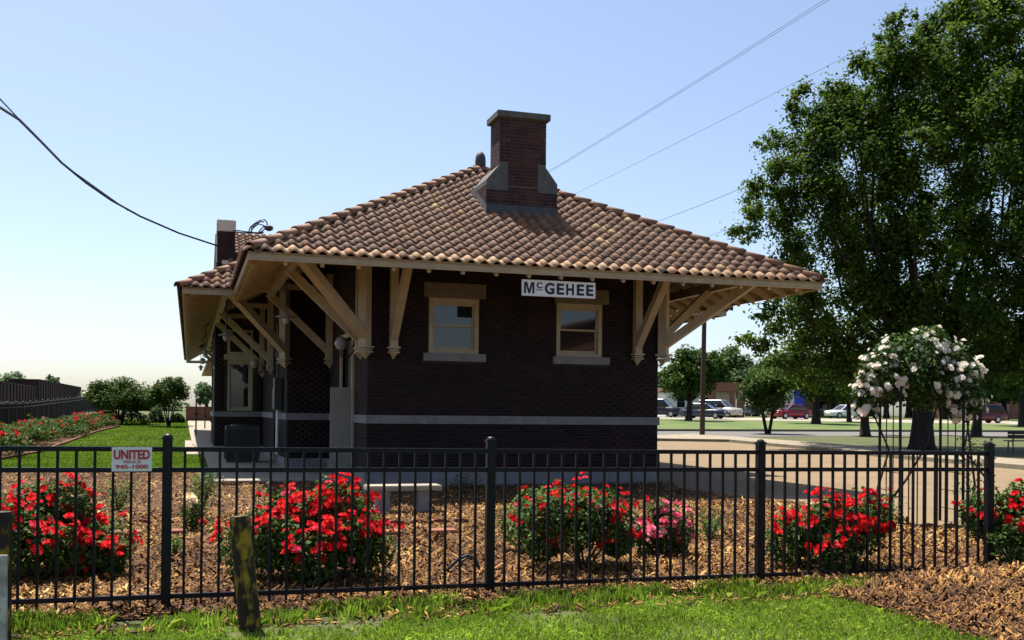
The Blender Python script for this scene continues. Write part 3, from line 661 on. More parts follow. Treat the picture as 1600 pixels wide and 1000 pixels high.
# ---- brackets
def bracket(p, out, reach=BO, corner=False, w=0.15):
    p = Vector((p[0], p[1], 0)); o = Vector((out[0], out[1], 0)).normalized(); sw = w*1.0
    c = p + o*(sw/2+0.012)
    post = MB().bar((c.x, c.y, 2.66), (c.x, c.y, BZ+0.42), sw, sw, up=o).build('bracket', 'cream', depot)
    pd = MB(); x = Vector((o.y, -o.x, 0))
    for (zz, h, k) in ((2.66, 0.035, 1.55), (2.615, 0.03, 1.2), (2.57, 0.03, 1.4)): pd.bar((c.x, c.y, zz-h/2), (c.x, c.y, zz+h/2), sw*k, sw*k*0.9, up=o)
    pd.add([c-x*sw*.5+o*sw*.4+Vector((0,0,2.556)), c+x*sw*.5+o*sw*.4+Vector((0,0,2.556)), c+x*sw*.5-o*sw*.5+Vector((0,0,2.556)), c-x*sw*.5-o*sw*.5+Vector((0,0,2.556)), c-o*sw*.2+Vector((0,0,2.43))], [(0,1,2,3),(0,1,4),(1,2,4),(2,3,4),(3,0,4)])
    pd.build('pendant', 'cream', post)
    a = p+o*0.12; b = p+o*(reach+0.03)
    MB().bar((a.x, a.y, 2.86), (b.x, b.y, BZ-0.10), w*0.95, 0.16).build('brace', 'cream', post)
    MB().bar((p.x+o.x*0.17, p.y+o.y*0.17, BZ+0.08), (b.x+o.x*0.12, b.y+o.y*0.12, BZ+0.08), w*0.8, 0.125).build('bracket_beam', 'cream', post)
    return post
s2 = math.sqrt(2)
bracket((-0.012, -0.012), (-1, -1), BO*s2, w=0.18); bracket((W+0.012, -0.012), (1, -1), BO*s2, w=0.18)
bracket((0.47, 0), (0, -1)); bracket((W-0.50, 0), (0, -1))
bracket((0, 0.48), (-1, 0)); bracket((W, 0.48), (1, 0)); bracket((0, 5.05), (-1, 0)); bracket((W, 5.0), (1, 0))
bracket((-1.012, 5.538), (-1, -1), BO*s2, w=0.18); bracket((W+1.012, 5.538), (1, -1), BO*s2, w=0.18)
for v in (9.9, 13.4): bracket((-1, v), (-1, 0))
for v in (19.6, 22.6, 26.5, 30.5, 34.5): bracket((-1, v), (-1, 0))
# ---- chimney on the end slope
c0, c1, cf, cb = 2.36, 3.85, 0.2, 1.25; s0, s1, sb = 2.63, 3.60, 0.85
ZS0, ZS1, ZC = 5.98, 6.40, 7.34
core = MB().box((c0, cf, 4.9), (c1, cb, ZS0)).box((s0, cf, ZS0), (s1, sb, ZC))
chim = core.build('chimney', 'chimney_mortar', depot)
bmesh_cache = {}
def brick_part(frame, q):
    s, e, za, zb, p = q; key = (round(e-s, 3), round(zb-za, 3), frame)
    if key not in bmesh_cache:
        me = bpy.data.meshes.new('brick'); vs = [Vector(frame(a, z, d))-Vector(frame(0, 0, 0)) for d in (0.0, 0.007) for a, z in ((0, 0), (e-s, 0), (e-s, zb-za), (0, zb-za))]
        me.from_pydata(vs, [], [(4,5,6,7),(0,1,5,4),(1,2,6,5),(2,3,7,6),(3,0,4,7)]); me.materials.append(MATS['chimney_brick']); bmesh_cache[key] = me
    o = bpy.data.objects.new('brick', bmesh_cache[key]); col.objects.link(o); o.parent = chim; o.location = Vector(frame(s, za, 0))-wloc(chim); return o
fcF = lambda a, z, d: (a, cf-d, z)
fcL = lambda a, z, d: (c0-d, a, z)
fsL = lambda a, z, d: (s0-d, a, z)
fcR = lambda a, z, d: (c1+d, a, z)
fsR = lambda a, z, d: (s1+d, a, z)
cnt = 0; sv, sf, sr = [], [], []
for fr, a0, a1, z0, z1, hs, parts in ((fcF, c0, c1, 5.50, ZS0, [], True), (fcF, s0, s1, ZS0+0.01, ZC-0.02, [(s0, s0+0.17, ZS0, ZS1+0.02), (s1-0.17, s1, ZS0, ZS1+0.02)], True), (fsL, cf, sb, ZS1+0.02, ZC-0.02, [], True), (fcL, cf, cb, 5.55, ZS0, [], True), (fsR, cf, sb, ZS1, ZC-0.02, [], False), (fcR, cf, cb, 5.55, ZS0, [], False)):
    v, f, o = bricks_on(a0, a1, z0, z1, hs, fr, 0.007, seed=int(z0*100))
    if parts and cnt+len(o) <= 300:
        for q in o: brick_part(fr, q)
        cnt += len(o)
    else:
        n0 = len(sv); sv += v; sf += [tuple(i+n0 for i in q) for q in f]
        for q in o: sr += [random.random()*0.98]*5
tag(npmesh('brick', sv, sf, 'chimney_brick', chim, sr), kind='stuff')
for sg, a_in, a_out in ((-1, s0+0.17, c0), (1, s1-0.17, c1)):
    MB().prism([(a_in, ZS0-0.10), (a_out-sg*-0.0, ZS0-0.10), (a_out, ZS0+0.10), (s0 if sg < 0 else s1, ZS1), (a_in, ZS1)], 'y', cf-0.012, cb+0.01).build('shoulder_stone', 'cast_stone', chim)
MB().box((s0-0.075, cf-0.075, ZC), (s1+0.075, sb+0.075, ZC+0.13)).build('chimney_cap', 'cast_stone', chim, bevel=0.01)
fz = lambda v: HE+(v+OV)*TP
m = MB(); m.box((c0-0.015, cf-0.03, fz(cf)-0.1), (c1+0.015, cf-0.004, fz(cf)+0.20))
m.add([(c0-0.03, cf-0.1, fz(cf-0.1)+.07), (c0-0.03, cb, fz(cb)+.07), (c0-0.004, cb, fz(cb)+.20), (c0-0.004, cf-0.03, fz(cf)+.20), (c0-0.12, cf-0.1, fz(cf-.1)+.07), (c0-.12, cb, fz(cb)+.07)], [(0,1,2,3), (0,1,5,4)])
m.build('flashing', 'lead', chim)
# ---- cross gable over the bay
gf = Face((-2.1, 13.85), (1, 0), (0, 1), 5.98); GH = 2.4
m = MB(); zc = 5.98+GH*TP
m.prism([(13.85, 5.96), (13.85+GH, zc), (13.85+2*GH, 5.96), (13.85+2*GH, 4.1), (13.85, 4.1)], 'x', -2.1, 3.0)
gab = m.build('cross_gable', 'deck', depot)
gV, gF, gR = [], [], []
for r in range(int(GH/CP/EX)+1):
    for c in range(14):
        o = len(gV)*len(TVt); gV.append(place(gf, c*TW, r*EX-0.05)); gF.extend([tuple(i+o for i in q) for q in TFt]); gR.extend([random.random()*.98]*len(TFt))
tag(npmesh('roof_tiles', np.concatenate(gV), gF, 'tile', gab, gR, smooth=True), kind='stuff')
MB().prism([(14.0, 4.1), (18.5, 4.1), (18.5, 6.05), (16.25, 7.3), (14.0, 6.05)], 'x', -2.46, -2.1).build('parapet', 'brick', gab)
# ---- brick pier with a stone cap at the bay's corner
px0, px1 = -2.44, -1.90
pier = MB().box((px0, 14.05, 3.7), (px1, 14.75, 7.04)).build('pier', 'brick', depot)
MB().box((px0-0.02, 14.03, 7.04), (px1+0.02, 14.77, 7.40)).build('pier_cap', 'limestone', pier, bevel=0.02)
MB().box((px0+0.14, 13.99, 5.98), (px1-0.10, 14.05, 6.12)).build('pier_stone', 'limestone', pier, bevel=0.01)

# ================================================================== THINGS ON THE DEPOT
def text_part(body, box, y, m, parent, name, bold=0.0, font_spacing=1.0):
    cu = bpy.data.curves.new('t', 'FONT'); cu.body = body; cu.size = 1.0; cu.offset = bold; cu.extrude = 0.01; cu.space_character = font_spacing
    to = bpy.data.objects.new('t', cu); col.objects.link(to); dg = bpy.context.evaluated_depsgraph_get(); dg.update()
    me = bpy.data.meshes.new_from_object(to.evaluated_get(dg)); bpy.data.objects.remove(to)
    co = np.array([v.co[:] for v in me.vertices]); mn, mx = co.min(0), co.max(0)
    x0, x1, z0, z1 = box; off = wloc(parent)
    for v in me.vertices:
        fx = (v.co.x-mn[0])/(mx[0]-mn[0]); fz_ = (v.co.y-mn[1])/(mx[1]-mn[1]); fe = (v.co.z-mn[2])/(mx[2]-mn[2])
        v.co = Vector((x0+fx*(x1-x0), y-fe*0.004, z0+fz_*(z1-z0)))-off
    me.materials.clear(); me.materials.append(MATS[m]); me.name = name
    return link(name, me, parent)
SY = -2.2; SU0, SU1, SZ0, SZ1 = 2.34, 3.73, 3.515, 3.80
sg = thing('station_sign', (3.03, SY, SZ0), 'white hanging station name board with dark letters under the eave', 'sign')
MB().box((SU0, SY, SZ0), (SU1, SY+0.03, SZ1)).build('board', 'white_paint', sg)
bx_ = lambda a, b, t, q: (SU0+(SU1-SU0)*a, SU0+(SU1-SU0)*b, SZ1-(SZ1-SZ0)*q, SZ1-(SZ1-SZ0)*t)
mx0, mx1, mz0, mz1 = bx_(0.027, 0.165, 0.15, 0.85); mw, mh = mx1-mx0, mz1-mz0
MB().prism([(mx0+mw*p, mz0+mh*q) for p, q in ((0, 0), (0.19, 0), (0.19, 0.74), (0.42, 0), (0.58, 0), (0.81, 0.74), (0.81, 0), (1, 0), (1, 1), (0.70, 1), (0.50, 0.33), (0.30, 1), (0, 1))], 'y', SY-0.005, SY-0.001).build('letter', 'sign_ink', sg)
for ch, a, b, t, q, bo in (('C', 0.195, 0.275, 0.14, 0.52, 0.035), ('G', 0.305, 0.437, 0.14, 0.86, 0.035), ('E', 0.467, 0.567, 0.15, 0.85, 0.035), ('H', 0.597, 0.703, 0.15, 0.85, 0.035), ('E', 0.742, 0.842, 0.15, 0.85, 0.035), ('E', 0.872, 0.972, 0.15, 0.85, 0.035)):
    text_part(ch, bx_(a, b, t, q), SY-0.001, 'sign_ink', sg, 'letter', bo)
b_ = bx_(0.19, 0.28, 0.585, 0.64); MB().box((b_[0], SY-0.005, b_[2]), (b_[1], SY-0.001, b_[3])).build('underline', 'sign_ink', sg)
for uu in (SU0+0.06, SU1-0.06): MB().tube([(uu, SY+0.015, SZ1-0.01), (uu, SY+0.015, 4.0)], 0.006).build('hanger', 'dark_metal', sg)

def pendant(p, zt, drop, label, s=1.0):
    t = thing('pendant_lamp', (p[0], p[1], zt-drop), label, 'lamp', 'lamps hanging under the platform eave')
    MB().tube([(p[0], p[1], zt), (p[0], p[1], zt-drop+0.12)], 0.014).build('rod', 'dark_metal', t)
    MB().lathe((p[0], p[1], zt-drop), [(0.05, 0.11), (0.07, 0.07), (0.21*s, 0.03), (0.215*s, 0.02), (0.06, 0.045)], 14).build('shade', 'globe', t, smooth=True)
    MB().lathe((p[0], p[1], zt-drop), [(0.03, 0.06), (0.055, 0.03), (0.065, -0.05), (0.045, -0.11), (0.01, -0.125)], 10).build('glass_globe', 'globe', t, smooth=True)
    MB().lathe((p[0], p[1], zt-0.17), [(0.06, 0), (0.13, 0.05), (0.13, 0.16), (0.05, 0.18)], 8).build('ceiling_box', 'dark_metal', t)
q = at(447, 497, 20.5); pendant((q.x, q.y), 4.62, 4.62-(1.48+(638.5-497)*20.5/1600), 'pale disc pendant lamp nearest the corner of the depot')
q = at(353, 525, 24.5); pendant((q.x, q.y), 4.36, 4.36-(1.48+(637.5-525)*24.5/1600), 'second pendant lamp, left of the brick bay window', 0.85)
for k, v in enumerate((15.0, 21.0, 28.0)):
    pendant((-2.75, v), 4.3, 1.05, ['third pendant lamp along the platform, left of the bay wall', 'fourth pendant lamp along the platform eave', 'farthest pendant lamp along the platform eave'][k], 0.7)
def globe(p, out, label):
    t = thing('globe_lamp', p, label, 'lamp', 'globe lamps on the side walls')
    o = Vector(out); P_ = Vector(p)
    MB().lathe(P_+o*0.3, [(0.03, 0.145), (0.095, 0.11), (0.135, 0.0), (0.095, -0.10), (0.045, -0.13)], 14).build('glass_globe', 'globe', t, smooth=True)
    MB().tube([P_+o*0.0+Vector((0, 0, -0.1)), P_+o*0.16+Vector((0, 0, -0.27)), P_+o*0.3+Vector((0, 0, -0.25)), P_+o*0.3+Vector((0, 0, -0.14))], 0.022).build('arm', 'dark_metal', t)
    MB().lathe(P_+o*0.02+Vector((0, 0, -0.1)), [(0.07, -0.08), (0.07, 0.08)], 8).build('wall_plate', 'dark_metal', t)
globe((-0.02, 1.36, 2.80), (-1, 0, 0), 'white globe wall lamp above the open door leaf')
globe((-1.02, 13.0, 2.85), (-1, 0, 0), 'white globe wall lamp beside the bay window')

def ac_unit(x, y, s, label):
    t = thing('condenser_unit', (x, y, 0.09), label, 'air conditioner', 'condensers on the platform')
    z0 = 0.12; h = 0.95*s; w = 0.42*s
    MB().box((x-w, y-w, 0.085), (x+w, y+w, z0+0.04)).build('base', 'dark_metal', t)
    MB().box((x-w*.93, y-w*.93, z0+0.04), (x+w*.93, y+w*.93, z0+h-0.1)).build('coil', 'dark_metal', t)
    m = MB()
    for i in range(16):
        xx = -w+0.05+i*(2*w-0.1)/15
        MB().box((x+xx-.008, y-w, z0+.06), (x+xx+.008, y-w*.95, z0+h-.12)).build('louvre', 'grey_metal', t); MB().box((x-w, y+xx-.008, z0+.06), (x-w*.95, y+xx+.008, z0+h-.12)).build('louvre', 'grey_metal', t)
    for a in (-1, 1):
        for b in (-1, 1): MB().box((x+a*w-.03, y+b*w-.03, z0+0.04), (x+a*w+.03, y+b*w+.03, z0+h-0.1)).build('corner_post', 'grey_metal', t)
    MB().box((x-w*1.03, y-w*1.03, z0+h-0.1), (x+w*1.03, y+w*1.03, z0+h)).build('top_panel', 'grey_metal', t)
    MB().lathe((x, y, z0+h), [(w*.75, 0), (w*.7, 0.03), (w*.15, 0.04)], 16).build('fan_grille', 'dark_metal', t)
ac_unit(-1.9, 8.3, 0.95, 'grey condenser unit on the platform in front of the bay')
t = thing('electric_cabinet', (-1.1, 7.0, 1.3), 'grey electrical boxes and conduit on the brick wall by the corner bracket', 'electric box')
MB().box((-1.22, 6.5, 1.45), (-1.045, 6.95, 2.25)).build('cabinet', 'grey_metal', t, bevel=0.01)
MB().box((-1.2, 7.15, 1.5), (-1.045, 7.5, 2.0)).build('meter_box', 'grey_metal', t, bevel=0.01)
MB().tube([(-1.13, 6.7, 2.25), (-1.13, 6.7, 3.6)], 0.03).build('conduit', 'grey_metal', t); MB().tube([(-1.13, 6.75, 1.45), (-1.13, 6.75, 0.35)], 0.035).build('conduit', 'white_paint', t)
# service cable and its coil on the roof
cab = [(-60, 128), (-25, 150), (0, 168), (30, 187), (63, 220), (96, 254), (135, 286), (174, 313), (219, 338), (279, 364), (336, 379)]
pc = [at(x, y, 16+16.0*(i/(len(cab)-1))) for i, (x, y) in enumerate(cab)]
pc[-1] = Vector((-2.4, 14.0, 6.55))
tag(MB().tube(pc, 0.028, 6).build('service_cable', 'black_paint'), 'thick black service cable sagging from upper left to the pier', 'cable')
pc2 = [at(-40, 120, 15.6), at(0, 155, 17), at(40, 197, 19), at(100, 258, 21.4), at(200, 329, 25.6)]
tag(MB().tube(pc2, 0.014, 5).build('thin_wire', 'black_paint'), 'thin wire twisting along the thick cable at far left', 'cable')
t = thing('roof_wires', (-0.9, 9.3, 6.4), 'coil of loose black wires on the roof beside the stone-capped pier', 'wires')
def roofpt(px, py, v): d = ray(px, py); return CAM + d*((v-CAM.y)/d.y)
for i, pts in enumerate(([(364, 359), (378, 361), (395, 363), (412, 363)], [(364, 362), (380, 364), (396, 364), (410, 365)])):
    MB().tube([roofpt(x, y, 13.9) for x, y in pts], 0.022).build('conduit', 'dark_metal', t)
for pts in ([(389, 362), (391, 355), (398, 349), (407, 344), (413, 343), (417, 347), (418, 353)], [(393, 362), (393, 356), (400, 350), (408, 346), (413, 347)], [(393, 360), (397, 355), (404, 350), (411, 352), (415, 357)], [(404, 363), (408, 358), (413, 353), (420, 354)], [(406, 364), (411, 360), (416, 355)]):
    MB().tube([roofpt(x, y, 13.9) for x, y in pts], 0.02, 5).build('wire', 'black_paint', t)
q = roofpt(420, 356, 13.9); MB().lathe(q, [(0.05, -0.1), (0.13, -0.06), (0.14, 0.04), (0.05, 0.08)], 8).build('weatherhead', 'dark_metal', t)

# ================================================================== FRONT FENCE
RT = lambda u: 1.195-(u+3.39)*0.0075            # top of the rails follows the ground a little
fence = thing('metal_fence', (0, FV, 0), 'black metal picket fence with three rails along the rose bed', 'fence')
S = 2.44; U0 = -3.37
posts = [U0+S*k for k in range(-2, 4)]
pm = None
for uu in posts:
    zt = RT(uu)+0.055
    p = MB().box((uu-0.034, FV-0.034, -0.05), (uu+0.034, FV+0.034, zt)).build('post', 'black_paint', fence, bevel=0.004)
    MB().box((uu-0.039, FV-0.039, zt), (uu+0.039, FV+0.039, zt+0.018)).lathe((uu, FV, zt+0.018), [(0.036, 0), (0.03, 0.014), (0.015, 0.022), (0.004, 0.024)], 10).build('post_cap', 'black_paint', p, smooth=False)
pk = MB().box((-0.0095, -0.0095, 0), (0.0095, 0.0095, 1.0)).build('picket', 'black_paint'); pk.parent = fence; pk_me = pk.data
first = True
for k in range(len(posts)-1):
    a, b = posts[k], posts[k+1]
    for off, h in ((0, 0.034), (-0.150, 0.034), (-1.065, 0.034)):
        za, zb = RT(a)+off, RT(b)+off
        MB().bar((a+0.034, FV, za-0.017), (b-0.034, FV, zb-0.017), 0.03, h).build('rail', 'black_paint', fence)
    n = 20
    for i in range(1, n):
        uu = a+(b-a)*i/n
        o = pk if first else bpy.data.objects.new('picket', pk_me)
        if not first: col.objects.link(o); o.parent = fence
        first = False
        zl = 0.045; o.location = (uu, 0, zl); o.scale = (1, 1, RT(uu)-0.01-zl)
# sign wired to the fence
su0, su1, sz0, sz1 = -3.745, -3.475, 1.022, 1.192
t = thing('fence_sign', ((su0+su1)/2, FV-0.03, sz0), 'small white metal sign with red lettering fixed to the fence', 'sign')
MB().box((su0, FV-0.032, sz0), (su1, FV-0.026, sz1)).build('plate', 'white_paint', t)
sb_ = lambda a, b, tt, q: (su0+(su1-su0)*a, su0+(su1-su0)*b, sz1-(sz1-sz0)*q, sz1-(sz1-sz0)*tt)
text_part('UNITED', sb_(0.05, 0.95, 0.10, 0.50), FV-0.0325, 'red_ink', t, 'lettering', 0.035)
text_part('FENCE', sb_(0.30, 0.72, 0.545, 0.66), FV-0.0325, 'red_ink', t, 'lettering', 0.0)
text_part('945-1000', sb_(0.10, 0.90, 0.72, 0.89), FV-0.0325, 'red_ink', t, 'lettering', 0.02)

# far fence along the tracks
ff = thing('boundary_fence', (-11.5, 30, zg(30)), 'long black metal fence receding behind the left rose hedge', 'fence')
fz1 = lambda v: zg(v)+1.38
vv_ = list(np.arange(20, 92, 2.44))
for i, v in enumerate(vv_):
    p = MB().box((-11.54, v-.04, zg(v)), (-11.46, v+.04, fz1(v)+0.06)).build('post', 'black_paint', ff)
    MB().lathe((-11.5, v, fz1(v)+0.06), [(0.05, 0), (0.045, 0.02), (0.01, 0.04)], 8).build('post_cap', 'grey_metal', p)
    if i:
        for off in (0, -0.18, -1.2): MB().bar((-11.5, vv_[i-1]+.04, fz1(vv_[i-1])+off-.02), (-11.5, v-.04, fz1(v)+off-.02), 0.035, 0.04).build('rail', 'black_paint', ff)
pv = []; pf = []
for i in range(len(vv_)-1):
    for k in range(1, 20):
        v = vv_[i]+2.44*k/20; o = len(pv); z0, z1 = zg(v)+0.06, fz1(v)
        pv += [(-11.51, v-.01, z0), (-11.49, v-.01, z0), (-11.49, v+.01, z0), (-11.51, v+.01, z0), (-11.51, v-.01, z1), (-11.49, v-.01, z1), (-11.49, v+.01, z1), (-11.51, v+.01, z1)]
        pf += [(o,o+1,o+5,o+4),(o+1,o+2,o+6,o+5),(o+2,o+3,o+7,o+6),(o+3,o,o+4,o+7)]
tag(npmesh('pickets', pv, pf, 'black_paint', ff), kind='stuff')

# ================================================================== PLANTS
def leaves(C, L, W, m, name, parent, flat=0.5, out=None, rb=(2, 2), tone=None):
    """C (n,3) leaf centres"""
    n = len(C); d = rng.normal(0, 1, (n, 3)); d /= np.linalg.norm(d, axis=1)[:, None]
    nn = rng.normal(0, 1, (n, 3)); nn[:, 2] = np.abs(nn[:, 2])+flat
    if out is not None: nn += out*0.8
    nn /= np.linalg.norm(nn, axis=1)[:, None]
    d = d - nn*np.sum(d*nn, 1)[:, None]; d /= np.linalg.norm(d, axis=1)[:, None]; s = np.cross(nn, d)
    l = (L*rng.uniform(0.65, 1.3, n))[:, None]; w = (W*rng.uniform(0.7, 1.25, n))[:, None]
    V = np.stack([C-d*l/2, C+s*w/2+nn*l*0.08-d*l*0.08, C+d*l/2-nn*l*0.12, C-s*w/2+nn*l*0.08-d*l*0.08], 1).reshape(-1, 3)
    F = np.arange(n)[:, None]*4+np.arange(4)[None]
    rv = rng.beta(*rb, n) if tone is None else rng.beta(*rb, n)*0.6+0.2+tone
    return npmesh(name, V, F, m, parent, rv.clip(0.01, 0.98))
def rose_mesh(name, m, r):
    V = []; F = []
    for ring, (n, rr, zz, tilt, sz) in enumerate(((6, 0.62, -0.12, 0.35, 0.62), (5, 0.42, 0.08, 0.8, 0.52), (4, 0.18, 0.22, 1.2, 0.42))):
        for k in range(n):
            a = 2*math.pi*(k+0.5*ring)/n + ring; c, s = math.cos(a), math.sin(a)
            def P(rad, tan, z): return (r*(rad*c-tan*s), r*(rad*s+tan*c), r*z)
            o = len(V); ct, st = math.cos(tilt), math.sin(tilt)
            V += [P(rr*0.25, -sz*0.25, zz-0.12), P(rr*0.25, sz*0.25, zz-0.12), P(rr+sz*0.45*ct, sz*0.6, zz+sz*0.5*st), P(rr+sz*0.72*ct, 0, zz+sz*0.55*st), P(rr+sz*0.45*ct, -sz*0.6, zz+sz*0.5*st)]
            F += [(o, o+1, o+2, o+3, o+4)]
    me = bpy.data.meshes.new(name); me.from_pydata(V, [], F); me.materials.append(MATS[m]); return me
ROSE = {k: rose_mesh('bloom', m, r) for k, m, r in (('red', 'red_petal', 0.040), ('pink', 'pink_petal', 0.038), ('white', 'white_petal', 0.062), ('cream', 'cream_petal', 0.055), ('far', 'red_petal', 0.06))}
def bloom(parent, kind, p, up, s=1.0):
    o = bpy.data.objects.new('bloom', ROSE[kind]); col.objects.link(o); o.parent = parent
    q = Vector(up).normalized().to_track_quat('Z', 'Y'); o.rotation_mode = 'QUATERNION'; o.rotation_quaternion = q; o.location = Vector(p)-wloc(parent); s *= random.uniform(0.75, 1.2); o.scale = (s, s, s)
def dirs(n, zmin=-0.3):
    d = rng.normal(0, 1, (n*4+60, 3)); d /= np.linalg.norm(d, axis=1)[:, None]; d = d[d[:, 2] > zmin]; return d[:n]
def rose_bush(c, rx, ry, h, nl, ncl, kind, label, cat='rose bush', lm='rose_leaf', lsize=0.05, second=None, zmin=-0.1, per=(2, 5), group='rose bushes behind the fence'):
    c = Vector(c); t = thing('rose_bush', c, label, cat, group)
    # several lobes so the outline is uneven
    k = 15; lob = []
    for i in range(k):
        a = 6.283*i/10+random.uniform(-.25, .25); rr = random.uniform(0.58, 0.80) if i < 10 else random.uniform(0.0, 0.42)
        zc = random.uniform(0.26, 0.60) if i < 10 else random.uniform(0.5, 0.72)
        lob.append((c.x+rx*rr*math.cos(a), c.y+ry*rr*math.sin(a), c.z+h*zc, random.uniform(0.22, 0.40)))
    per_l = nl//k; C = []; O = []
    for (x, y, z, r) in lob:
        d = dirs(per_l, -1.0); rad = rng.uniform(0.35, 1.0, len(d))**0.5
        C.append(np.array([x, y, z])[None] + d*rad[:, None]*np.array([rx*r*1.25, ry*r*1.25, h*r*0.8])[None]); O.append(d)
    C = np.concatenate(C); O = np.concatenate(O); kz = C[:, 2] > c.z+0.05; leaves(C[kz], lsize, lsize*0.62, lm, 'foliage', t, 0.4, O[kz])
    st = MB()
    for i in range(9):
        a = random.uniform(0, 6.283); x, y, z, r = random.choice(lob)
        st.tube([c+Vector((math.cos(a)*.05, math.sin(a)*.05, -0.02)), Vector(((x+c.x)/2, (y+c.y)/2, (z+c.z)/2)), Vector((x, y, z+h*0.1))], [0.013, 0.010, 0.005], 5)
    sc = []
    for i in range(12):                                    # long loose shoots that break the outline
        x, y, z, r = random.choice(lob); d = Vector(dirs(1, 0.0)[0]); p = Vector((x, y, z)); q = p+Vector((d.x*rx*r*1.9, d.y*ry*r*1.9, d.z*h*r*1.15+0.03))
        st.tube([p, p.lerp(q, 0.6)+Vector((0, 0, 0.03)), q], [0.006, 0.005, 0.003], 4)
        s_ = rng.uniform(0.3, 1.0, 26); sc.append(np.array(p)[None]+(np.array(q)-np.array(p))[None]*s_[:, None]+rng.normal(0, 0.03, (26, 3)))
        if i % 2 and kind != 'far':
            for j in range(random.randint(1, 3)): bloom(t, kind, q+Vector((random.gauss(0, .03), random.gauss(0, .03), random.gauss(0, .02))), d+Vector((0, -.3, .5)), 0.85)
    leaves(np.concatenate(sc), lsize, lsize*0.6, 'light_leaf' if lm == 'light_leaf' else lm, 'shoot_leaves', t, 0.4, rb=(4, 2))
    st.build('stems', 'stem', t)
    for i in range(ncl):
        x, y, z, r = min(random.sample(lob, 2), key=lambda q: q[1]) if random.random() < 0.7 else random.choice(lob); d = Vector(dirs(1, zmin)[0])
        if random.random() < 0.6 and d.y > 0: d.y = -d.y
        p = Vector((x, y, z)) + Vector((d.x*rx*r*1.3, d.y*ry*r*1.3, d.z*h*r*0.88))
        kk = second if (second and random.random() < 0.25) else kind
        for j in range(random.randint(*per)):
            bloom(t, kk, p+Vector((random.gauss(0, .045), random.gauss(0, .04), random.gauss(0, .032))), d+Vector((random.gauss(0, .3), -0.3, random.gauss(0.45, .3))), random.choice((0.6, 0.9, 1.0, 1.1)))
    return t
def bushat(px, py, rxpx, toppx, **kw):
    b = g(px, py); Z = (b-CAM).dot(FWD); rx = rxpx*Z/1600; h = (py-toppx)*Z/1600
    return rose_bush(b, rx, rx*0.8, h, **kw)
bushat(60, 905, 125, 738, nl=11000, ncl=80, kind='red', label='large red rose bush at the left end of the fence', zmin=0.1)
bushat(160, 908, 34, 826, nl=1700, ncl=12, kind='red', label='low red rose shoots right of the leftmost rose bush')
bushat(488, 912, 118, 738, nl=14000, ncl=120, kind='red', label='largest red rose bush, behind the nearest yellow bollard', zmin=0.15)
bushat(905, 893, 104, 738, nl=8500, ncl=52, kind='red', label='red rose bush in the middle, right of the centre fence post', zmin=0.0)
bushat(838, 868, 62, 745, nl=1800, ncl=5, kind='red', lm='light_leaf', label='sparse light green rose bush left of the middle red one', per=(1, 3))
bushat(1032, 872, 50, 785, nl=3400, ncl=38, kind='pink', label='small pink rose bush beside the middle red one', zmin=0.1)
bushat(1297, 892, 92, 750, nl=8000, ncl=80, kind='red', label='red rose bush between the two right fence posts')
bushat(1588, 890, 90, 742, nl=6000, ncl=40, kind='red', label='red rose bush at the right edge past the last fence post')
def plant(px, py, rxpx, toppx, nl, lm, label, blooms=0, kind='cream', ls=0.05):
    b = g(px, py); Z = (b-CAM).dot(FWD); rx = rxpx*Z/1600; h = (py-toppx)*Z/1600
    t = thing('garden_plant', b, label, 'plant', 'small plants in the mulch bed')
    C = []; st = MB()
    for i in range(14):
        a = random.uniform(0, 6.283); rr = random.random()**0.6*rx; top = b+Vector((math.cos(a)*rr, math.sin(a)*rr, h*random.uniform(0.6, 1.0)))
        st.tube([b, (b+top)/2+Vector((0, 0, h*0.08)), top], [0.008, 0.006, 0.003], 4)
        n = nl//14; s = rng.uniform(0.25, 1.02, n); C.append(np.array(b)[None]+(np.array(top)-np.array(b))[None]*s[:, None]+rng.normal(0, 0.045, (n, 3)))
    st.build('stems', 'stem', t); leaves(np.concatenate(C), ls, ls*0.5, lm, 'foliage', t, 0.3)
    for i in range(blooms): bloom(t, kind, b+Vector((random.gauss(0, rx*0.15), -0.05, h*(1.0-0.10*i))), (0, -0.6, 0.8), 1.5)
plant(185, 800, 40, 742, 420, 'light_leaf', 'thin leafy plant behind the small white fence sign')
plant(300, 835, 26, 775, 500, 'rose_leaf', 'small rose plant with one cream bloom right of the left fence post', 2)
plant(318, 790, 34, 735, 500, 'light_leaf', 'yellowish shrub at the near corner of the platform')
plant(272, 872, 20, 838, 160, 'light_leaf', 'tiny green sprout at the foot of the left fence post')
plant(1108, 848, 30, 795, 300, 'light_leaf', 'small pale green plant right of the pink roses')
plant(1378, 835, 30, 780, 500, 'light_leaf', 'leafy sprout growing left of the rose arbour')
plant(720, 775, 34, 735, 160, 'dark_leaf', 'dark sprig growing against the depot foundation')

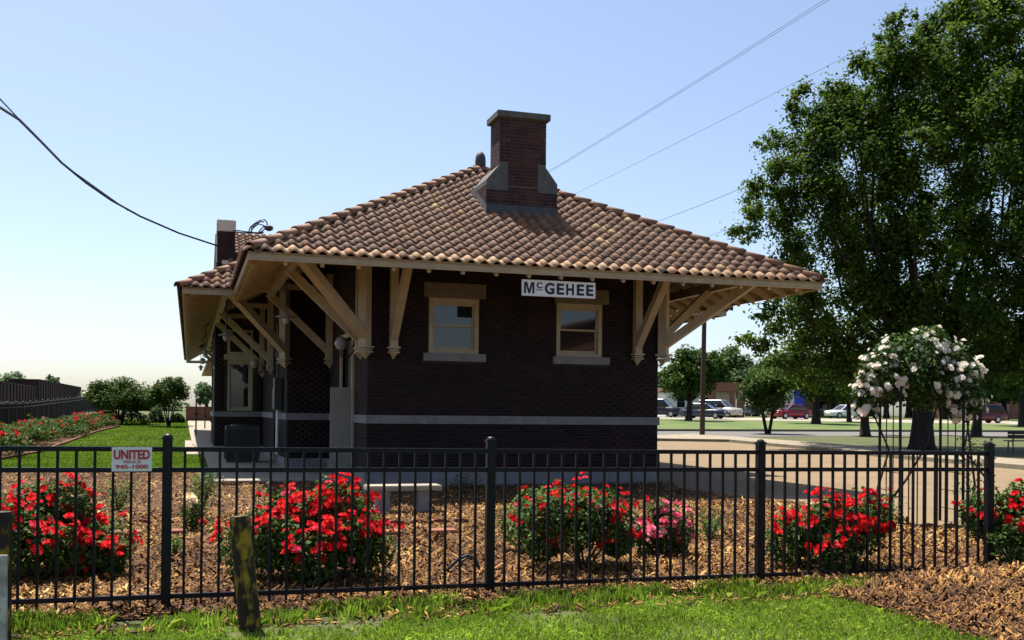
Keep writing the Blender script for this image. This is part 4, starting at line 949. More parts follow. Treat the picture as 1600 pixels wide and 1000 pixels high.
# ---- trees
def tree(name, base, trunk_r, fork_h, lobes, n, ls, lm, label, cat='tree', bark='bark', lw=0.6, trunks=1, group=None, limb_n=None, clump=None, flat=0.4, fill=5.0, ragged=False):
    """lobes: list of (centre, radii) ellipsoids the crown fills"""
    base = Vector(base); t = thing(name, base, label, cat, group)
    tr = MB(); tops = []
    for k in range(trunks):
        a = 6.283*k/trunks+0.5; off = Vector((math.cos(a), math.sin(a), 0))*(trunk_r*2.2 if trunks > 1 else 0)
        lean = Vector((random.gauss(0, .04), random.gauss(0, .04), 1))+off*(0.22/max(trunk_r*2.2, .05) if trunks > 1 else 0)
        b = base+off*0.6; tp = b+lean*fork_h
        pts = [b-Vector((0, 0, .15)), b+lean*fork_h*0.06, b+lean*fork_h*0.3, b+lean*fork_h*0.65, tp]
        tr.tube(pts, [trunk_r*1.65, trunk_r*1.25, trunk_r, trunk_r*0.9, trunk_r*0.75], 9); tops.append(tp)
    clumps = []
    for c, rad in lobes:
        c = Vector(c); rad = Vector(rad) if not isinstance(rad, (int, float)) else Vector((rad, rad, rad))
        mr = (rad.x*rad.y*rad.z)**(1/3); cr_ = min(clump or 9, mr*0.55); nc = max(5, int(fill*(mr/cr_)**2))
        for i in range(nc):
            d = Vector(dirs(1, -0.85)[0]); f = random.uniform(0.12, 1.0)**0.5
            clumps.append((c+Vector((d.x*rad.x, d.y*rad.y, d.z*rad.z))*f, cr_*random.uniform(0.6, 1.3)))
    for (p, r) in random.sample(clumps, min(limb_n or 26, len(clumps))):
        tp = random.choice(tops); mid = tp.lerp(p, 0.5)+Vector((random.gauss(0, .1), random.gauss(0, .1), -0.05))*(p-tp).length
        tr.tube([tp-Vector((0, 0, trunk_r)), mid, p], [trunk_r*0.34, trunk_r*0.17, trunk_r*0.04], 6, cap=False)
    tr.build('trunk', bark, t, smooth=True)
    w = np.array([r**2 for _, r in clumps]); w /= w.sum(); cnts = (w*n).astype(int)+4; C = []; O = []; Tn = []
    for (p, r), k in zip(clumps, cnts):
        d = dirs(k, -1.0); k = len(d); rad = np.abs(rng.normal(0, 0.56, k)).clip(0, 1.5) if ragged else rng.uniform(0, 1, k)**0.45; C.append(np.array(p)[None]+d*(rad*r)[:, None]*np.array([1.1, 1.1, 1.15 if ragged else 0.85])[None]); O.append(d); Tn.append(np.full(k, random.gauss(0, 0.17)))
    leaves(np.concatenate(C), ls, ls*lw, lm, 'crown', t, flat, np.concatenate(O), tone=np.concatenate(Tn)); return t
def lob(px, py, Z, rpx, rpy=None, depth=None):
    c = at(px, py, Z); k = Z/1600; return (c, (rpx*k, (depth if depth else rpx*k), (rpy or rpx)*k))
# the big shade tree on the right
ZB_ = 43.5; tb = g(1440, 702)
tips = [(1160, 364, 26, 14), (1180, 296, 26, 20), (1186, 330, 26, 16), (1206, 216, 20, 20), (1222, 258, 28, 22), (1246, 152, 20, 20), (1262, 190, 30, 26), (1304, 140, 22, 18), (1330, 150, 30, 26), (1352, 96, 20, 22), (1378, 66, 20, 24), (1406, 34, 14, 24), (1412, 84, 30, 30), (1448, 48, 22, 22), (1480, 22, 24, 22), (1515, 10, 34, 26), (1200, 486, 22, 16), (1212, 512, 26, 14), (1172, 526, 22, 8), (1205, 536, 32, 12), (1240, 562, 40, 14), (1240, 400, 40, 30), (1560, 0, 40, 30)]
tree('shade_tree', tb, 0.42, 3.6,
     [lob(1505, 280, ZB_, 190, 230, 6.5), lob(1350, 255, ZB_-1, 88, 105, 3.5), lob(1272, 335, ZB_-1, 66, 76, 2.6), lob(1430, 150, ZB_, 75, 90, 3.2), lob(1540, 90, ZB_, 110, 90, 4), lob(1640, 220, ZB_, 150, 220, 5), lob(1300, 455, ZB_, 88, 72, 3), lob(1375, 520, ZB_, 105, 75, 4), lob(1440, 420, ZB_-2, 120, 110, 3.5), lob(1530, 510, ZB_-1, 150, 105, 4), lob(1640, 500, ZB_, 120, 140, 4), lob(1290, 560, ZB_+1, 70, 50, 2.5), lob(1285, 215, ZB_-1, 55, 50, 1.8), lob(1325, 180, ZB_-1, 45, 45, 1.8), lob(1235, 285, ZB_-1, 40, 45, 1.5), lob(1395, 110, ZB_-1, 40, 40, 1.6)]
     + [lob(x+2, y+4, ZB_-random.uniform(0, 2), a, b, 0.9) for x, y, a, b in tips],
     265000, 0.18, 'oak_leaf', 'very large spreading shade tree filling the right side', limb_n=38, clump=0.85, fill=4.8, ragged=True)
# ---- distant trees
def simple_tree(px, Z, top, bot, rpx, lm, label, n=5000, ls=0.34, bark='bark', tr=0.2, name='tree', group='trees beyond the road', basepx=None, trunks=1):
    b = foot(px, Z); k = Z/1600; cy = (top+bot)/2; ry = (bot-top)/2
    lobes = [lob(px, cy, Z, rpx*0.72, ry*0.78)] + [lob(px+rpx*random.uniform(-.55, .55), cy+ry*random.uniform(-.5, .4), Z+random.uniform(-1, 1)*rpx*k*0.4, rpx*random.uniform(.3, .45), ry*random.uniform(.3, .45)) for _ in range(5)]
    fh = max(0.5, (at(px, bot-ry*0.35, Z).z-b.z))
    return tree(name, b, tr, fh, lobes, n, ls, lm, label, bark=bark, trunks=trunks, group=group, limb_n=12, clump=max(0.32, rpx*k*0.25))
simple_tree(1076, 92, 535, 642, 54, 'dark_leaf', 'round dark green tree behind the utility pole', 9000, 0.34, tr=0.28)
simple_tree(1200, 62, 572, 650, 62, 'dark_leaf', 'small crape myrtle with several slim trunks on the roadside strip', 9000, 0.2, bark='bark', tr=0.075, trunks=4, name='crape_myrtle')
simple_tree(1275, 88, 540, 640, 62, 'dark_leaf', 'dark tree standing on the far lawn right of the red car', 7000, 0.34, tr=0.35)
simple_tree(1327, 96, 575, 642, 45, 'dark_leaf', 'slim dark tree on the lawn before the white and blue cars', 4500, 0.34, tr=0.22)
simple_tree(1352, 60, 560, 640, 50, 'dark_leaf', 'roadside tree with a forked trunk left of the rose arbour', 6000, 0.2, tr=0.26)
simple_tree(1525, 62, 520, 640, 75, 'dark_leaf', 'roadside tree right of the rose arbour', 7500, 0.22, tr=0.28)
simple_tree(1600, 90, 480, 640, 90, 'dark_leaf', 'dense tree behind the park bench at the right edge', 7000, 0.4, tr=0.4)
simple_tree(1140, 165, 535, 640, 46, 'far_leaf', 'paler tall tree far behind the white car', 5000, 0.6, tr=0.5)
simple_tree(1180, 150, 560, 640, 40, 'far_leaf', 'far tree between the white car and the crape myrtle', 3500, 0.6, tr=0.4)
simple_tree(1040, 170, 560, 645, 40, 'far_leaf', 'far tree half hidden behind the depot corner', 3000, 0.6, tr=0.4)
simple_tree(1240, 160, 560, 640, 60, 'dark_leaf', 'far dark tree above the red car', 5000, 0.6, tr=0.4)
simple_tree(1420, 150, 560, 640, 80, 'dark_leaf', 'far tree mass behind the climbing roses', 5500, 0.6, tr=0.5)
simple_tree(1520, 155, 555, 640, 70, 'dark_leaf', 'far tree behind the maroon truck', 5000, 0.6, tr=0.5)
for i, (x, Z, tp, r, lab) in enumerate(((1105, 138, 548, 44, 'dense tree behind the dark blue sedan'), (1215, 140, 552, 52, 'dense tree behind the red car, left'), (1300, 132, 545, 58, 'dense tree behind the white car on the lawn'), (1385, 125, 545, 60, 'dense dark tree left of the big trunk, beyond the cars'), (1475, 122, 545, 62, 'dense dark tree right of the big trunk, beyond the cars'), (1570, 120, 540, 66, 'dense dark tree beyond the park bench'))):
    simple_tree(x, Z, tp, 646, r, 'dark_leaf', lab, 7500, 0.5, tr=0.35)
# left side
LG = 'trees beyond the left lawn'
simple_tree(188, 62, 584, 650, 60, 'dark_leaf', 'broad crape myrtle at the far end of the left lawn', 12000, 0.17, tr=0.06, trunks=4, name='crape_myrtle', group=LG)
simple_tree(264, 60, 583, 643, 42, 'dark_leaf', 'airy crape myrtle with bare slim trunks next to the depot', 7500, 0.16, tr=0.04, trunks=5, name='crape_myrtle', group=LG)
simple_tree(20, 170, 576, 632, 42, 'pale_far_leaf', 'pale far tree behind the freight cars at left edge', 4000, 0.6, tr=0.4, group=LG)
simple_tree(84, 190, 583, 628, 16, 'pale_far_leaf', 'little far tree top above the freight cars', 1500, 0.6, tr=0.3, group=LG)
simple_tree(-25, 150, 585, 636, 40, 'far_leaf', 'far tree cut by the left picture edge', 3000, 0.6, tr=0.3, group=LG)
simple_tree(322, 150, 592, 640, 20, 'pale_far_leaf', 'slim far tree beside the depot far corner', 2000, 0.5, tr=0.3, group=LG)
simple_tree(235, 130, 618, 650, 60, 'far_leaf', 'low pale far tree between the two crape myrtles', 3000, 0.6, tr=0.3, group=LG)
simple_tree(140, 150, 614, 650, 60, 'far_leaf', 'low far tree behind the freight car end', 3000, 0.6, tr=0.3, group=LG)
# hedge of rose bushes
names = ['first', 'second', 'third', 'fourth', 'fifth', 'sixth', 'seventh', 'eighth', 'ninth', 'tenth']
pts_h = [g(-20, 714), g(168, 664)]
for i in range(10):
    f = 1-(1-i/9.0)**1.0; p = pts_h[0].lerp(pts_h[1], f); p.x += random.uniform(-.3, .3)-0.25; p.z = zg(p.y)
    t = rose_bush(p, 0.95+0.15*random.random(), 1.9, 0.98-(i % 3)*0.06, 2600, 20, 'far', 'red rose bush, %s from the near end of the left hedge row' % names[i], lm='dark_leaf', lsize=0.10, zmin=0.25, per=(1, 3), group='rose hedge along the far left fence')
def shrub(px, py, rpx, top, lm, label, n=1500, ls=0.14):
    b = g(px, py); Z = (b-CAM).dot(FWD); k = Z/1600; t = thing('shrub', b, label, 'shrub', 'low shrubs under the crape myrtles')
    d = dirs(n, -0.1); rad = rng.uniform(.4, 1, len(d))**0.5; C = np.array(b)[None]+d*rad[:, None]*np.array([rpx*k, rpx*k*0.8, (py-top)*k])[None]
    leaves(C, ls, ls*0.6, lm, 'foliage', t, 0.3, d); MB().tube([b, b+Vector((0.02, 0, (py-top)*k*0.6))], [0.04, 0.02], 5).build('stem', 'bark', t); return t
shrub(205, 663, 30, 641, 'dark_leaf', 'wide low dark shrub beneath the broad crape myrtle')
shrub(170, 662, 16, 648, 'dark_leaf', 'small dark shrub at the end of the rose hedge')
shrub(244, 661, 14, 636, 'far_leaf', 'pale green shrub between the crape myrtles')
shrub(277, 661, 12, 645, 'dark_leaf', 'round dark shrub at the foot of the airy crape myrtle')

# ---- arbour with the climbing white rose
ab = g(1438, 818); Za = (ab-CAM).dot(FWD); k = Za/1600
ar = thing('rose_arbour', ab, 'black metal arbour with slim bars under white climbing roses', 'arbour')
ax = Vector((math.cos(-0.21), math.sin(-0.21), 0)); ay = Vector((-ax.y, ax.x, 0)); hw, hd, ah = 0.44, 0.30, 1.75
cor = {}
for a in (-1, 1):
    for b in (-1, 1):
        p = ab+ax*hw*a+ay*hd*b; cor[a, b] = p; MB().tube([p, p+Vector((0, 0, ah))], 0.021, 6).build('upright', 'black_paint', ar)
    for q in (-0.33, 0.33):
        p = ab+ax*hw*a+ay*hd*q; MB().tube([p, p+Vector((0, 0, ah))], 0.008, 5).build('bar', 'black_paint', ar)
    for i in range(8):
        z = Vector((0, 0, 0.2+i*0.25)); MB().tube([cor[a, -1]+z, cor[a, 1]+z], 0.006, 4).build('rung', 'black_paint', ar)
for b in (-1, 1):
    MB().tube([ab+ay*hd*b+ax*hw*math.cos(t_)+Vector((0, 0, ah+0.36*math.sin(t_))) for t_ in np.linspace(0, math.pi, 11)], 0.021, 6).build('arch', 'black_paint', ar)
for t_ in np.linspace(0.2, math.pi-0.2, 7):
    p = ax*hw*math.cos(t_)+Vector((0, 0, ah+0.36*math.sin(t_))); MB().tube([ab-ay*hd+p, ab+ay*hd+p], 0.006, 4).build('rung', 'black_paint', ar)
# low gate leaves at the arbour's foot
for a in (-1, 1):
    for q in (0.12, 0.24, 0.36):
        p = ab+ax*hw*a+ax*(-a)*q-ay*hd; MB().tube([p, p+Vector((0, 0, 0.95))], 0.009, 5).build('gate_bar', 'black_paint', ar)
    p = ab+ax*hw*a-ay*hd+Vector((0, 0, 0.95)); MB().tube([p, p-ax*a*0.38], 0.009, 5).build('gate_rail', 'black_paint', ar)
cr = thing('climbing_rose', ab+ax*0.6+ay*0.3, 'climbing rose covered in pale blooms over the black arbour', 'climbing rose')
cc = at(1432, 582, Za); C = []; O = []; lobs = []
for (dx, dz, rr) in ((0, 0.02, 0.46), (-0.46, -0.08, 0.34), (0.48, -0.12, 0.34), (-0.25, 0.26, 0.30), (0.14, 0.36, 0.30), (-0.66, -0.30, 0.20), (0.70, -0.36, 0.22), (0.1, -0.2, 0.36), (0.44, 0.20, 0.24), (-0.60, 0.12, 0.16), (0.72, 0.02, 0.14), (-0.70, -0.50, 0.12), (0.56, -0.52, 0.14)):
    c_ = cc+RGT*dx+Vector((0, 0, dz)); lobs.append((c_, rr)); d = dirs(int(6500*rr**2)+250, -1); rad = rng.uniform(.3, 1, len(d))**0.5
    C.append(np.array(c_)[None]+d*rad[:, None]*rr*np.array([1.1, 1.1, 0.95])[None]); O.append(d)
leaves(np.concatenate(C), 0.065, 0.042, 'rose_leaf', 'foliage', cr, 0.3, np.concatenate(O))
st = MB()
for p0, pts in ((ab+ax*0.75+ay*0.2, [(0.78, .5), (0.70, 1.1), (0.62, 1.7), (0.4, 2.2)]), (ab+ax*0.82-ay*0.1, [(0.95, .6), (0.62, 1.0), (0.72, 1.6), (0.5, 2.1)]), (ab-ax*0.7, [(-0.60, .5), (-0.45, 1.0), (-0.68, 1.5), (-0.5, 2.0)]), (ab-ax*0.5+ay*.3, [(-0.2, .6), (0.1, 1.1), (0.25, 1.7), (0.2, 2.2)])):
    st.tube([p0]+[ab+ax*a+Vector((0, 0, z)) for a, z in pts], [0.022, 0.018, 0.015, 0.012, 0.008], 6)
st.build('canes', 'bark', cr)
for i in range(215):
    c_, rr = random.choice(lobs); d = Vector(dirs(1, -0.5)[0])
    if d.y > 0 and random.random() < 0.65: d.y = -d.y
    p = c_+d*rr*1.05
    for j in range(random.choice((1, 1, 2, 3))): bloom(cr, 'white', p+Vector((random.gauss(0, .05), random.gauss(0, .04), random.gauss(0, .04))), d+Vector((random.gauss(0, .3), -.2, .4)), random.choice((0.5, 0.75, 0.85)))
lowC = np.array([list(ab+ax*random.uniform(.55, .95)+ay*random.uniform(-.3, .3)+Vector((0, 0, random.uniform(0.1, 1.2)))) for _ in range(260)])
leaves(lowC, 0.06, 0.04, 'light_leaf', 'low_foliage', cr, 0.3)

# ================================================================== GARDEN THINGS
# concrete bench
b0 = Vector((-0.60, -5.22, 0)); bl = thing('concrete_bench', (-0.2, -5.0, 0), 'pale concrete garden bench behind the largest rose bush', 'bench')
bz = 0.42
MB().box((-0.86, -5.25, bz-0.075), (0.20, -4.85, bz)).build('seat', 'concrete', bl, bevel=0.012)
for x in (-0.62, -0.05): MB().prism([(x-0.10, 0), (x+0.10, 0), (x+0.085, 0.08), (x+0.075, 0.27), (x+0.10, bz-0.075), (x-0.10, bz-0.075), (x-0.075, 0.27), (x-0.085, 0.08)], 'y', -5.2, -4.9).build('leg', 'stone', bl)
# red pavers and edging across the bed
for i, (px, py, w) in enumerate(((195, 841, 0.36), (275, 839, 0.20), (607, 840, 0.30), (690, 838, 0.34), (1082, 836, 0.26))):
    p = g(px, py); t = MB().box((p.x-w/2, p.y-0.13, 0.0), (p.x+w/2, p.y+0.13, 0.085)).build('paver', 'paver', None, bevel=0.01)
    tag(t, ['flat red paver right of the leftmost rose bush', 'small red paver just right of the left fence post', 'red paver below the concrete bench, right of the largest roses', 'red paver left of the centre fence post', 'red paver by the pale plant right of the pink roses'][i], 'paver', 'red pavers in the mulch')
def edging(name, a, b, n, label):
    a, b = Vector(a), Vector(b); t = thing(name, (a+b)/2, label, 'edging'); d = (b-a)/n; L = d.length; dn = d.normalized(); y = Vector((-dn.y, dn.x, 0))
    me = None
    for i in range(n):
        pr = [(0.005, 0)]+[(L*(0.01+0.98*q), 0.055+0.035*math.sin(math.pi*q)) for q in np.linspace(0, 1, 7)]+[(L-0.005, 0)]
        if me is None:
            m = MB(); vs_ = []
            for s in (-0.025, 0.025): vs_ += [dn*x+Vector((0, 0, z))+y*s for x, z in pr]
            nn = len(pr); m.add(vs_, [tuple(range(nn)), tuple(reversed(range(nn, 2*nn)))]+[(k, (k+1) % nn, nn+(k+1) % nn, nn+k) for k in range(nn)])
            o = m.build('edging_block', 'edging'); me = o.data; o.parent = t
        else: o = bpy.data.objects.new('edging_block', me); col.objects.link(o); o.parent = t
        o.location = a+d*i-wloc(t)
edging('scalloped_edging', (-3.1, 0.86, 0.0), (-0.9, 0.86, 0.0), 7, 'dark red scalloped edging before the pale platform slab')
e0, e1 = g(120, 823), g(240, 822); edging('scalloped_edging', (e0.x, e0.y, 0), (e1.x, e1.y, 0), 3, 'dark scalloped edging behind the left fence post')
e0, e1 = g(600, 824), g(735, 820); edging('scalloped_edging', (e0.x, e0.y, 0), (e1.x, e1.y, 0), 4, 'dark scalloped edging in the mulch below the bench')
e0, e1 = g(1434, 828), g(1502, 829); edging('scalloped_edging', (e0.x, e0.y, 0), (e1.x, e1.y, 0), 2, 'short dark edging across the foot of the arbour')
# brick edging along the lawn's curve
be = thing('border_edging', (BORD[2][0], BORD[2][1], 0), 'thin brick edging curving along the left hedge border', 'edging')
for a, b in zip(BORD[:-1], BORD[1:]):
    A, B = Vector((*a, zg(a[1]))), Vector((*b, zg(b[1]))); n = max(2, int((B-A).length/0.9))
    for i in range(n):
        p, q = A.lerp(B, i/n), A.lerp(B, (i+0.97)/n); MB().bar(p+Vector((0, 0, 0.02)), q+Vector((0, 0, 0.02)), 0.1, 0.14).build('edging_brick', 'edging', be)
# little pale garden markers
for (px, py, dx, lab) in ((574, 763, 0.10, 'small pale slanting garden stake left of the bench'), (425, 768, 0.04, 'small pale garden stake above the left of the largest roses')):
    p = g(px, py+28); t = thing('garden_stake', p, lab, 'stake'); MB().tube([p, p+Vector((-dx, 0, 0.42))], [0.012, 0.014], 6).build('stem', 'concrete', t); MB().bar(p+Vector((-dx-0.02, 0, 0.40)), p+Vector((dx*0.3-0.02, 0, 0.30)), 0.05, 0.05).build('head', 'concrete', t)
# bent rod hoop in the mulch
hp = [(680, 910), (697, 892), (716, 874), (730, 868), (742, 872), (748, 886), (751, 908)]
hv = -10.5
def onv(px, py, v): d = ray(px, py); return CAM+d*((v-CAM.y)/d.y)
t = thing('metal_hoop', g(715, 908), 'bent dark metal rods arching out of the mulch left of the centre post', 'hoop')
MB().tube([onv(x, y, hv) for x, y in hp], 0.015, 6).build('rod', 'dark_metal', t); MB().tube([onv(x, y, hv+0.06) for x, y in ((719, 908), (718, 890), (723, 876), (733, 870))], 0.012, 6).build('rod', 'dark_metal', t)
# yellow bollards
def bollard(p, r, h, lean, m, label):
    p = Vector(p); t = thing('bollard', p, label, 'bollard'); d = Vector((lean, 0.02, 1)).normalized()
    pts = [p+d*(h*q) for q in (-0.05, 0.0, 0.25, 0.5, 0.75, 0.97, 1.0)]; MB().tube(pts, [r*1.05, r*1.05, r, r*0.98, r*0.97, r*0.96, r*0.88], 14).build('post', m, t, smooth=False); return t
bollard(g(391, 984), 0.072, 0.765, -0.10, 'yellow_peel', 'leaning wooden bollard with peeling yellow paint before the fence')
p = g(1, 1030); b_ = bollard(p+Vector((-0.025, 0, 0)), 0.08, 0.86, 0.0, 'yellow_peel', 'peeling yellow bollard cut by the left picture edge')
p = g(4, 1045); t = thing('sign_stub', p, 'narrow whitish weathered strip standing beside the left edge bollard', 'marker'); MB().bar(p, p+Vector((-0.005, 0, 0.64)), 0.045, 0.02).build('strip', 'grey_peel', t, bevel=0.003)
for (px, py, w, lab) in ((52, 966, 0.17, 'grey broken stone lying in the grass at lower left'), (78, 968, 0.12, 'tan broken brick lying in the grass at lower left')):
    p = g(px, py); o = MB().box((p.x-w/2, p.y-0.06, -0.01), (p.x+w/2, p.y+0.06, 0.04)).build('loose_stone', 'stone' if w > 0.15 else 'paver', None, bevel=0.012); tag(o, lab, 'stone')
# park bench
pb = g(1610, 706); t = thing('park_bench', pb, 'dark park bench on the grass at the right edge', 'bench')
Zp = (pb-CAM).dot(FWD); kx = RGT.copy(); kx.z = 0; kx.normalize(); ky = Vector((-kx.y, kx.x, 0))
for i in range(3): MB().bar(pb+kx*-1.0+ky*(-0.15+0.15*i)+Vector((0, 0, 0.44)), pb+kx*1.0+ky*(-0.15+0.15*i)+Vector((0, 0, 0.44)), 0.12, 0.04).build('seat_slat', 'grey_metal', t)
for i in range(2): MB().bar(pb+kx*-1.05+ky*-0.28+Vector((0, 0, 0.62+0.15*i)), pb+kx*1.05+ky*-0.28+Vector((0, 0, 0.62+0.15*i)), 0.04, 0.13).build('back_slat', 'timber', t)
for a in (-0.8, 0.8): MB().tube([pb+kx*a+ky*0.2, pb+kx*a+ky*0.18+Vector((0, 0, .42)), pb+kx*a+ky*-0.2+Vector((0, 0, .42)), pb+kx*a+ky*-0.26+Vector((0, 0, .8))], 0.03, 6).build('leg', 'dark_metal', t); MB().tube([pb+kx*a+ky*-0.22, pb+kx*a+ky*-0.2+Vector((0, 0, .42))], 0.03, 6).build('leg', 'dark_metal', t)
# path marker posts and low wall beyond the platform
for (px, py, top, lab) in ((306, 683, 624, 'thin dark post on the platform edge left of the depot'), (320, 672, 636, 'short thick dark post beside the depot wall')):
    p = g(px, py); Z = (p-CAM).dot(FWD); t = thing('platform_post', p, lab, 'post'); MB().tube([p, p+Vector((0, 0, (py-top)*Z/1600))], 0.035, 6).build('post', 'dark_metal', t); MB().bar(p+Vector((-0.1, 0, (py-top)*Z/1600*0.62)), p+Vector((0.1, 0, (py-top)*Z/1600*0.62)), 0.02, 0.09).build('plate', 'dark_metal', t)
p = g(312, 659); t = thing('brick_planter', p, 'low brown brick planter wall beyond the platform', 'planter'); MB().box((p.x-0.9, p.y-0.4, p.z-0.1), (p.x+1.6, p.y+0.4, p.z+0.95)).build('wall', 'far_brick', t); MB().box((p.x-0.97, p.y-0.47, p.z+0.95), (p.x+1.67, p.y+0.47, p.z+1.03)).build('coping', 'far_brick', t)

# ================================================================== FAR THINGS
# utility pole
pp = g(1097, 683); t = thing('utility_pole', pp, 'dark wooden utility pole behind the depot right corner', 'pole')
lean = Vector((0.012, 0, 1)); MB().tube([pp-Vector((0, 0, .2)), pp+lean*4.5, pp+lean*9.4], [0.145, 0.125, 0.10], 10).build('pole', 'timber', t)
q = pp+lean*8.9; MB().bar(q-RGT*1.1, q+RGT*1.1, 0.1, 0.12).build('crossarm', 'timber', t)
for a in (-0.95, 0.95): MB().lathe(q+RGT*a+Vector((0, 0, .06)), [(0.03, 0), (0.05, 0.05), (0.03, 0.12)], 8).build('insulator', 'grey_metal', t)
def wire(pts, r, lab):
    P = [at(*q) for q in pts]; n = 14; out = []
    for i in range(n+1):
        f = i/n; p = P[0].lerp(P[-1], f); p.z -= (len(P) == 2)*0.12*math.sin(math.pi*f); out.append(p)
    tag(MB().tube(out, r, 4).build('power_line', 'grey_metal'), lab, 'wire', 'overhead power lines')
wire([(830, 284, 75), (1420, -84, 46)], 0.010, 'upper of the twin power lines right of the chimney')
wire([(830, 286, 75.5), (1428, -84, 46.5)], 0.010, 'lower of the twin power lines right of the chimney')
wire([(860, 322, 75), (1640, -78, 44)], 0.009, 'single power line from the right hip to the tree top')
wire([(1000, 356, 60), (1300, 232, 41)], 0.011, 'power line entering the tree above the right eave')
wire([(1080, 378, 62), (1260, 307, 46)], 0.009, 'lowest power line just above the right eave')
# freight cars on the track
def freight(v0, v1, u0, h, label, ribs):
    vm = (v0+v1)/2; z0 = zg(vm); t = thing('freight_car', (u0, vm, z0), label, 'freight car', 'freight cars on the siding')
    MB().box((u0-3.0, v0, z0+1.0), (u0, v1, z0+h)).build('body', 'rust_red', t)
    MB().box((u0-3.05, v0-0.05, z0+h), (u0+0.05, v1+0.05, z0+h+0.1)).build('top_edge', 'rust_red', t)
    for i in range(ribs):
        v = v0+(v1-v0)*(i+0.5)/ribs; MB().box((u0, v-0.06, z0+1.0), (u0+0.09, v+0.06, z0+h)).build('rib', 'rust_red', t)
    for v in (v0+1.2, v0+3.0, v1-3.0, v1-1.2):
        for uu in (u0-0.6, u0-2.4): MB().tube([(uu-0.07, v, z0+0.45), (uu+0.07, v, z0+0.45)], 0.45, 14).build('wheel', 'dark_metal', t)
    MB().box((u0-2.6, v0+0.6, z0+0.7), (u0-0.4, v1-0.6, z0+1.0)).build('underframe', 'dark_metal', t)
freight(80, 102.5, -19, 2.55, 'nearer, lower rusty freight car beyond the left fence', 12)
freight(104, 150, -19, 3.35, 'farther, taller rusty freight car beyond the left fence', 22)
# cars
def car(px, Z, head, paint, label, suv=False, L=4.6):
    p = foot(px, Z); p.z += 0.04; t = thing('parked_car', p, label, 'car', 'cars parked across the road')
    c, s = math.cos(head), math.sin(head)
    X = RGT.copy(); X.z = 0; X.normalize(); Y = Vector((-X.y, X.x, 0)); fx = X*c+Y*s; fy = Vector((-fx.y, fx.x, 0))
    T = lambda x, y, z: p+fx*x+fy*y+Vector((0, 0, z))
    k = L/4.6; H = 1.78 if suv else 1.45; bh = 1.05 if suv else 0.92
    def loft(secs):   # secs: (x, halfwidth_bottom, z_bottom, halfwidth_top, z_top)
        m = MB(); n = len(secs); vs_ = []
        for x, wb, zb, wt_, zt in secs: vs_ += [T(x*k, -wb, zb), T(x*k, -wb*1.02, (zb+zt)/2), T(x*k, -wt_, zt), T(x*k, wt_, zt), T(x*k, wb*1.02, (zb+zt)/2), T(x*k, wb, zb)]
        fs = [tuple(range(6)), tuple((n-1)*6+q for q in reversed(range(6)))]
        for i in range(n-1):
            for q in range(6): fs.append((i*6+q, i*6+(q+1) % 6, (i+1)*6+(q+1) % 6, (i+1)*6+q))
        return m.add(vs_, fs)
    loft([(-2.3, .70, .40, .66, .62), (-2.2, .82, .25, .76, bh-.12), (-1.5, .88, .22, .80, bh-.02), (0, .90, .22, .84, bh), (1.5, .88, .22, .80, bh+.02), (2.15, .82, .26, .74, bh-.02), (2.3, .72, .4, .66, .72)]).build('body', paint, t, smooth=True)
    if suv: cs = [(-1.25, .80, bh-.05, .78, bh), (-.55, .80, bh-.05, .66, H), (1.75, .80, bh-.05, .66, H-.03), (2.12, .78, bh-.05, .72, bh+.02)]
    else: cs = [(-1.15, .80, bh-.05, .77, bh), (-.35, .80, bh-.05, .62, H-.02), (.85, .80, bh-.05, .62, H), (1.75, .78, bh-.05, .74, bh+.04)]
    loft(cs).build('window', 'glass', t)
    x0, x1 = (cs[1][0]*k, cs[2][0]*k); MB().add([T(x0-.05, -.63, H-.01), T(x1+.05, -.63, H-.01), T(x1+.05, .63, H-.01), T(x0-.05, .63, H-.01), T(x0, -.58, H+.03), T(x1, -.58, H+.03), T(x1, .58, H+.03), T(x0, .58, H+.03)], [(0,1,2,3),(4,5,6,7),(0,1,5,4),(1,2,6,5),(2,3,7,6),(3,0,4,7)]).build('roof', paint, t)
    m = MB()
    for y in (-1, 1):
        for i in (0, 2): 
            a_, b_2 = cs[i], cs[i+1]; m.bar(T(a_[0]*k, y*.79, bh-.02), T(b_2[0]*k, y*.65, H-.02) if i == 0 else T(b_2[0]*k, y*.75, bh), .07, .07)
        m.bar(T(0.2*k, y*.82, bh-.02), T(0.2*k, y*.645, H-.02), .08, .05); m.bar(T(cs[2][0]*k, y*.65, H-.02), T(cs[3][0]*k, y*.75, bh), .09, .09)
    m.build('pillars', paint, t)
    for x in (-1.42*k, 1.38*k):
        for y in (-1, 1):
            w_ = MB().tube([T(x, y*.70, .32), T(x, y*.91, .32)], .33, 14).build('wheel', 'tyre', t); MB().tube([T(x, y*.86, .32), T(x, y*.925, .32)], .2, 10).build('rim', 'rim', w_)
    for y in (-.58, .58):
        MB().bar(T(-2.27*k, y-.16, .66), T(-2.27*k, y+.16, .66), .1, .14).build('headlight', 'lamp_clear', t); MB().bar(T(2.25*k, y-.17, .8), T(2.25*k, y+.17, .8), .12, .16).build('taillight', 'lamp_red', t)
car(1235, 104, 0.45, 'car_red', 'dark red sedan parked across the road', L=4.5)
car(1100, 100, math.pi-0.5, 'car_navy', 'dark blue sedan parked behind the utility pole')
car(1122, 107, math.pi-0.65, 'car_silver', 'silver sport utility vehicle behind the dark blue sedan', True, 4.9)
car(1169, 150, 0.7, 'car_white', 'small white car parked far beyond the brick columns')
car(1030, 104, math.pi-0.4, 'car_black', 'black car half hidden by the depot corner', True)
car(1322, 112, 0.3, 'car_white', 'white car left of the slim dark tree trunk', False)
car(1345, 115, 0.5, 'car_navy', 'blue car behind the slim dark tree trunk', True)
car(1528, 100, 0.1, 'car_maroon', 'maroon truck-like car behind the arbour on the right', True, 5.2)
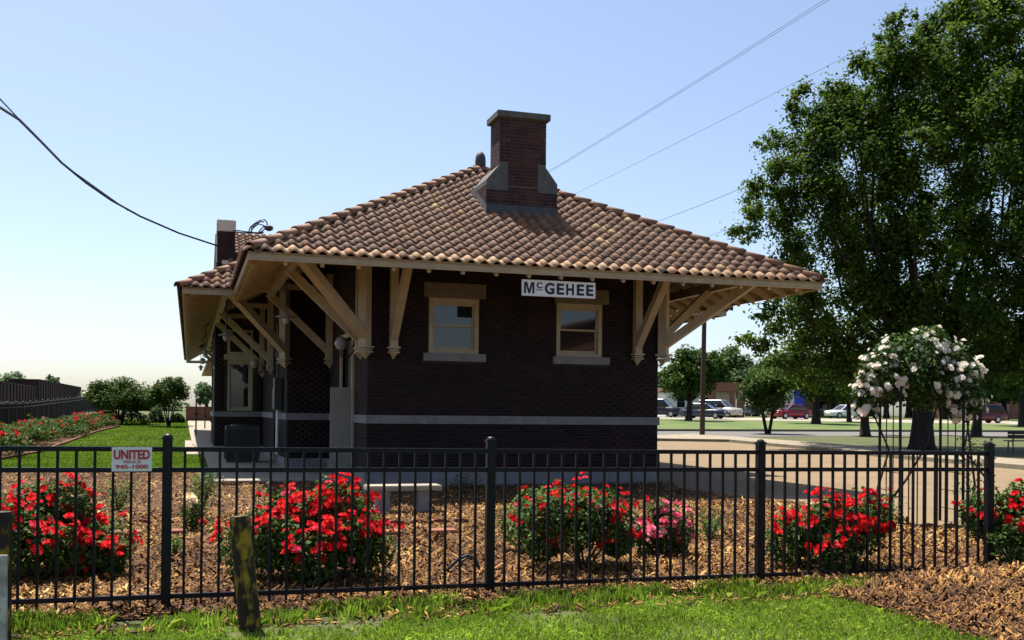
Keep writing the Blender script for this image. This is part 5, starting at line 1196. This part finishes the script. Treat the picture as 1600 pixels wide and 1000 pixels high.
# far buildings
def far_house(px0, px1, Z, h, m, label, roofm='deck', porch=None):
    a, b = foot(px0, Z), foot(px1, Z); d = (b-a); L = d.length; d.normalize(); n = Vector((-d.y, d.x, 0)); z = min(a.z, b.z)-0.2
    t = thing('far_building', (a+b)/2, label, 'building'); Q = lambda x, y, zz: Vector((a.x+d.x*x+n.x*y, a.y+d.y*x+n.y*y, z+zz))
    def bx(x0, x1, y0, y1, z0, z1): return MB().add([Q(x0,y0,z0),Q(x1,y0,z0),Q(x1,y1,z0),Q(x0,y1,z0),Q(x0,y0,z1),Q(x1,y0,z1),Q(x1,y1,z1),Q(x0,y1,z1)], [(3,2,1,0),(4,5,6,7),(0,1,5,4),(1,2,6,5),(2,3,7,6),(3,0,4,7)])
    bx(0, L, 0, 9, 0, h).build('wall', m, t); bx(-.4, L+.4, -.4, 9.4, h, h+0.5).build('roof', roofm, t)
    x = 1.2
    while x < L-1.5:
        w_ = bx(x, x+1.1, -0.06, 0.0, 1.2, 2.6).build('window', 'white_paint', t); bx(x+.1, x+1.0, -.08, -.062, 1.3, 2.5).build('pane', 'glass', w_); x += 3.0
    if porch:
        for (xx, w_) in porch: bx(xx, xx+w_, -3.0, -2.6, 0, h).build('column', 'far_brick', t)
        bx(porch[0][0]-.3, porch[-1][0]+porch[-1][1]+.3, -3.1, -0.05, h, h+1.0).build('porch_roof', 'far_brick', t)
    return t
far_house(1040, 1150, 118, 3.1, 'white_paint', 'white walled building with brick porch columns behind the parked cars', 'far_brick', [(4.4, .8), (6.8, 0.5), (7.6, .8)])
far_house(1228, 1330, 135, 3.0, 'lintel', 'low pale building behind the red car', 'deck')
far_house(1480, 1640, 140, 3.6, 'far_brick', 'low brown brick building at the far right', 'deck')
p = foot(1249, 120); t = thing('blue_panel', p, 'bright blue upright panel behind the red car', 'panel'); MB().bar(p, p+Vector((0, 0, 3.6)), 1.1, 0.3, up=RGT.cross(Vector((0, 0, 1)))).build('panel', 'blue_paint', t); MB().bar(p-RGT*1.2, p-RGT*1.2+Vector((0, 0, 3.3)), 1.0, 0.2, up=RGT.cross(Vector((0, 0, 1)))).build('white_panel', 'white_paint', t)

# red brick hall across the street behind the photographer: the end windows mirror it
t = thing('brick_hall', (23, -50, 0), 'red brick gabled hall mirrored in the right end window', 'building')
MB().prism([(17.5, -0.1), (32.5, -0.1), (32.5, 5.9), (25, 8.0), (17.5, 5.9)], 'y', -62, -45).build('wall', 'far_brick', t)
for x0, z0, x1, z1 in ((16.9, 5.85, 25, 8.12), (33.1, 5.85, 25, 8.12)): MB().add([(x0, -44.5, z0), (x1, -44.5, z1), (x1, -62.5, z1), (x0, -62.5, z0), (x0, -44.5, z0+.2), (x1, -44.5, z1+.2), (x1, -62.5, z1+.2), (x0, -62.5, z0+.2)], [(3,2,1,0),(4,5,6,7),(0,1,5,4),(1,2,6,5),(2,3,7,6),(3,0,4,7)]).build('roof', 'deck', t)
for x in (18.6, 21.4, 24.3, 27.3, 30.2): w = MB().box((x, -45.02, 2.0), (x+1.3, -44.94, 5.0)).build('window', 'concrete', t); MB().box((x+.12, -44.94, 2.12), (x+1.18, -44.925, 4.88)).build('pane', 'glass', w)
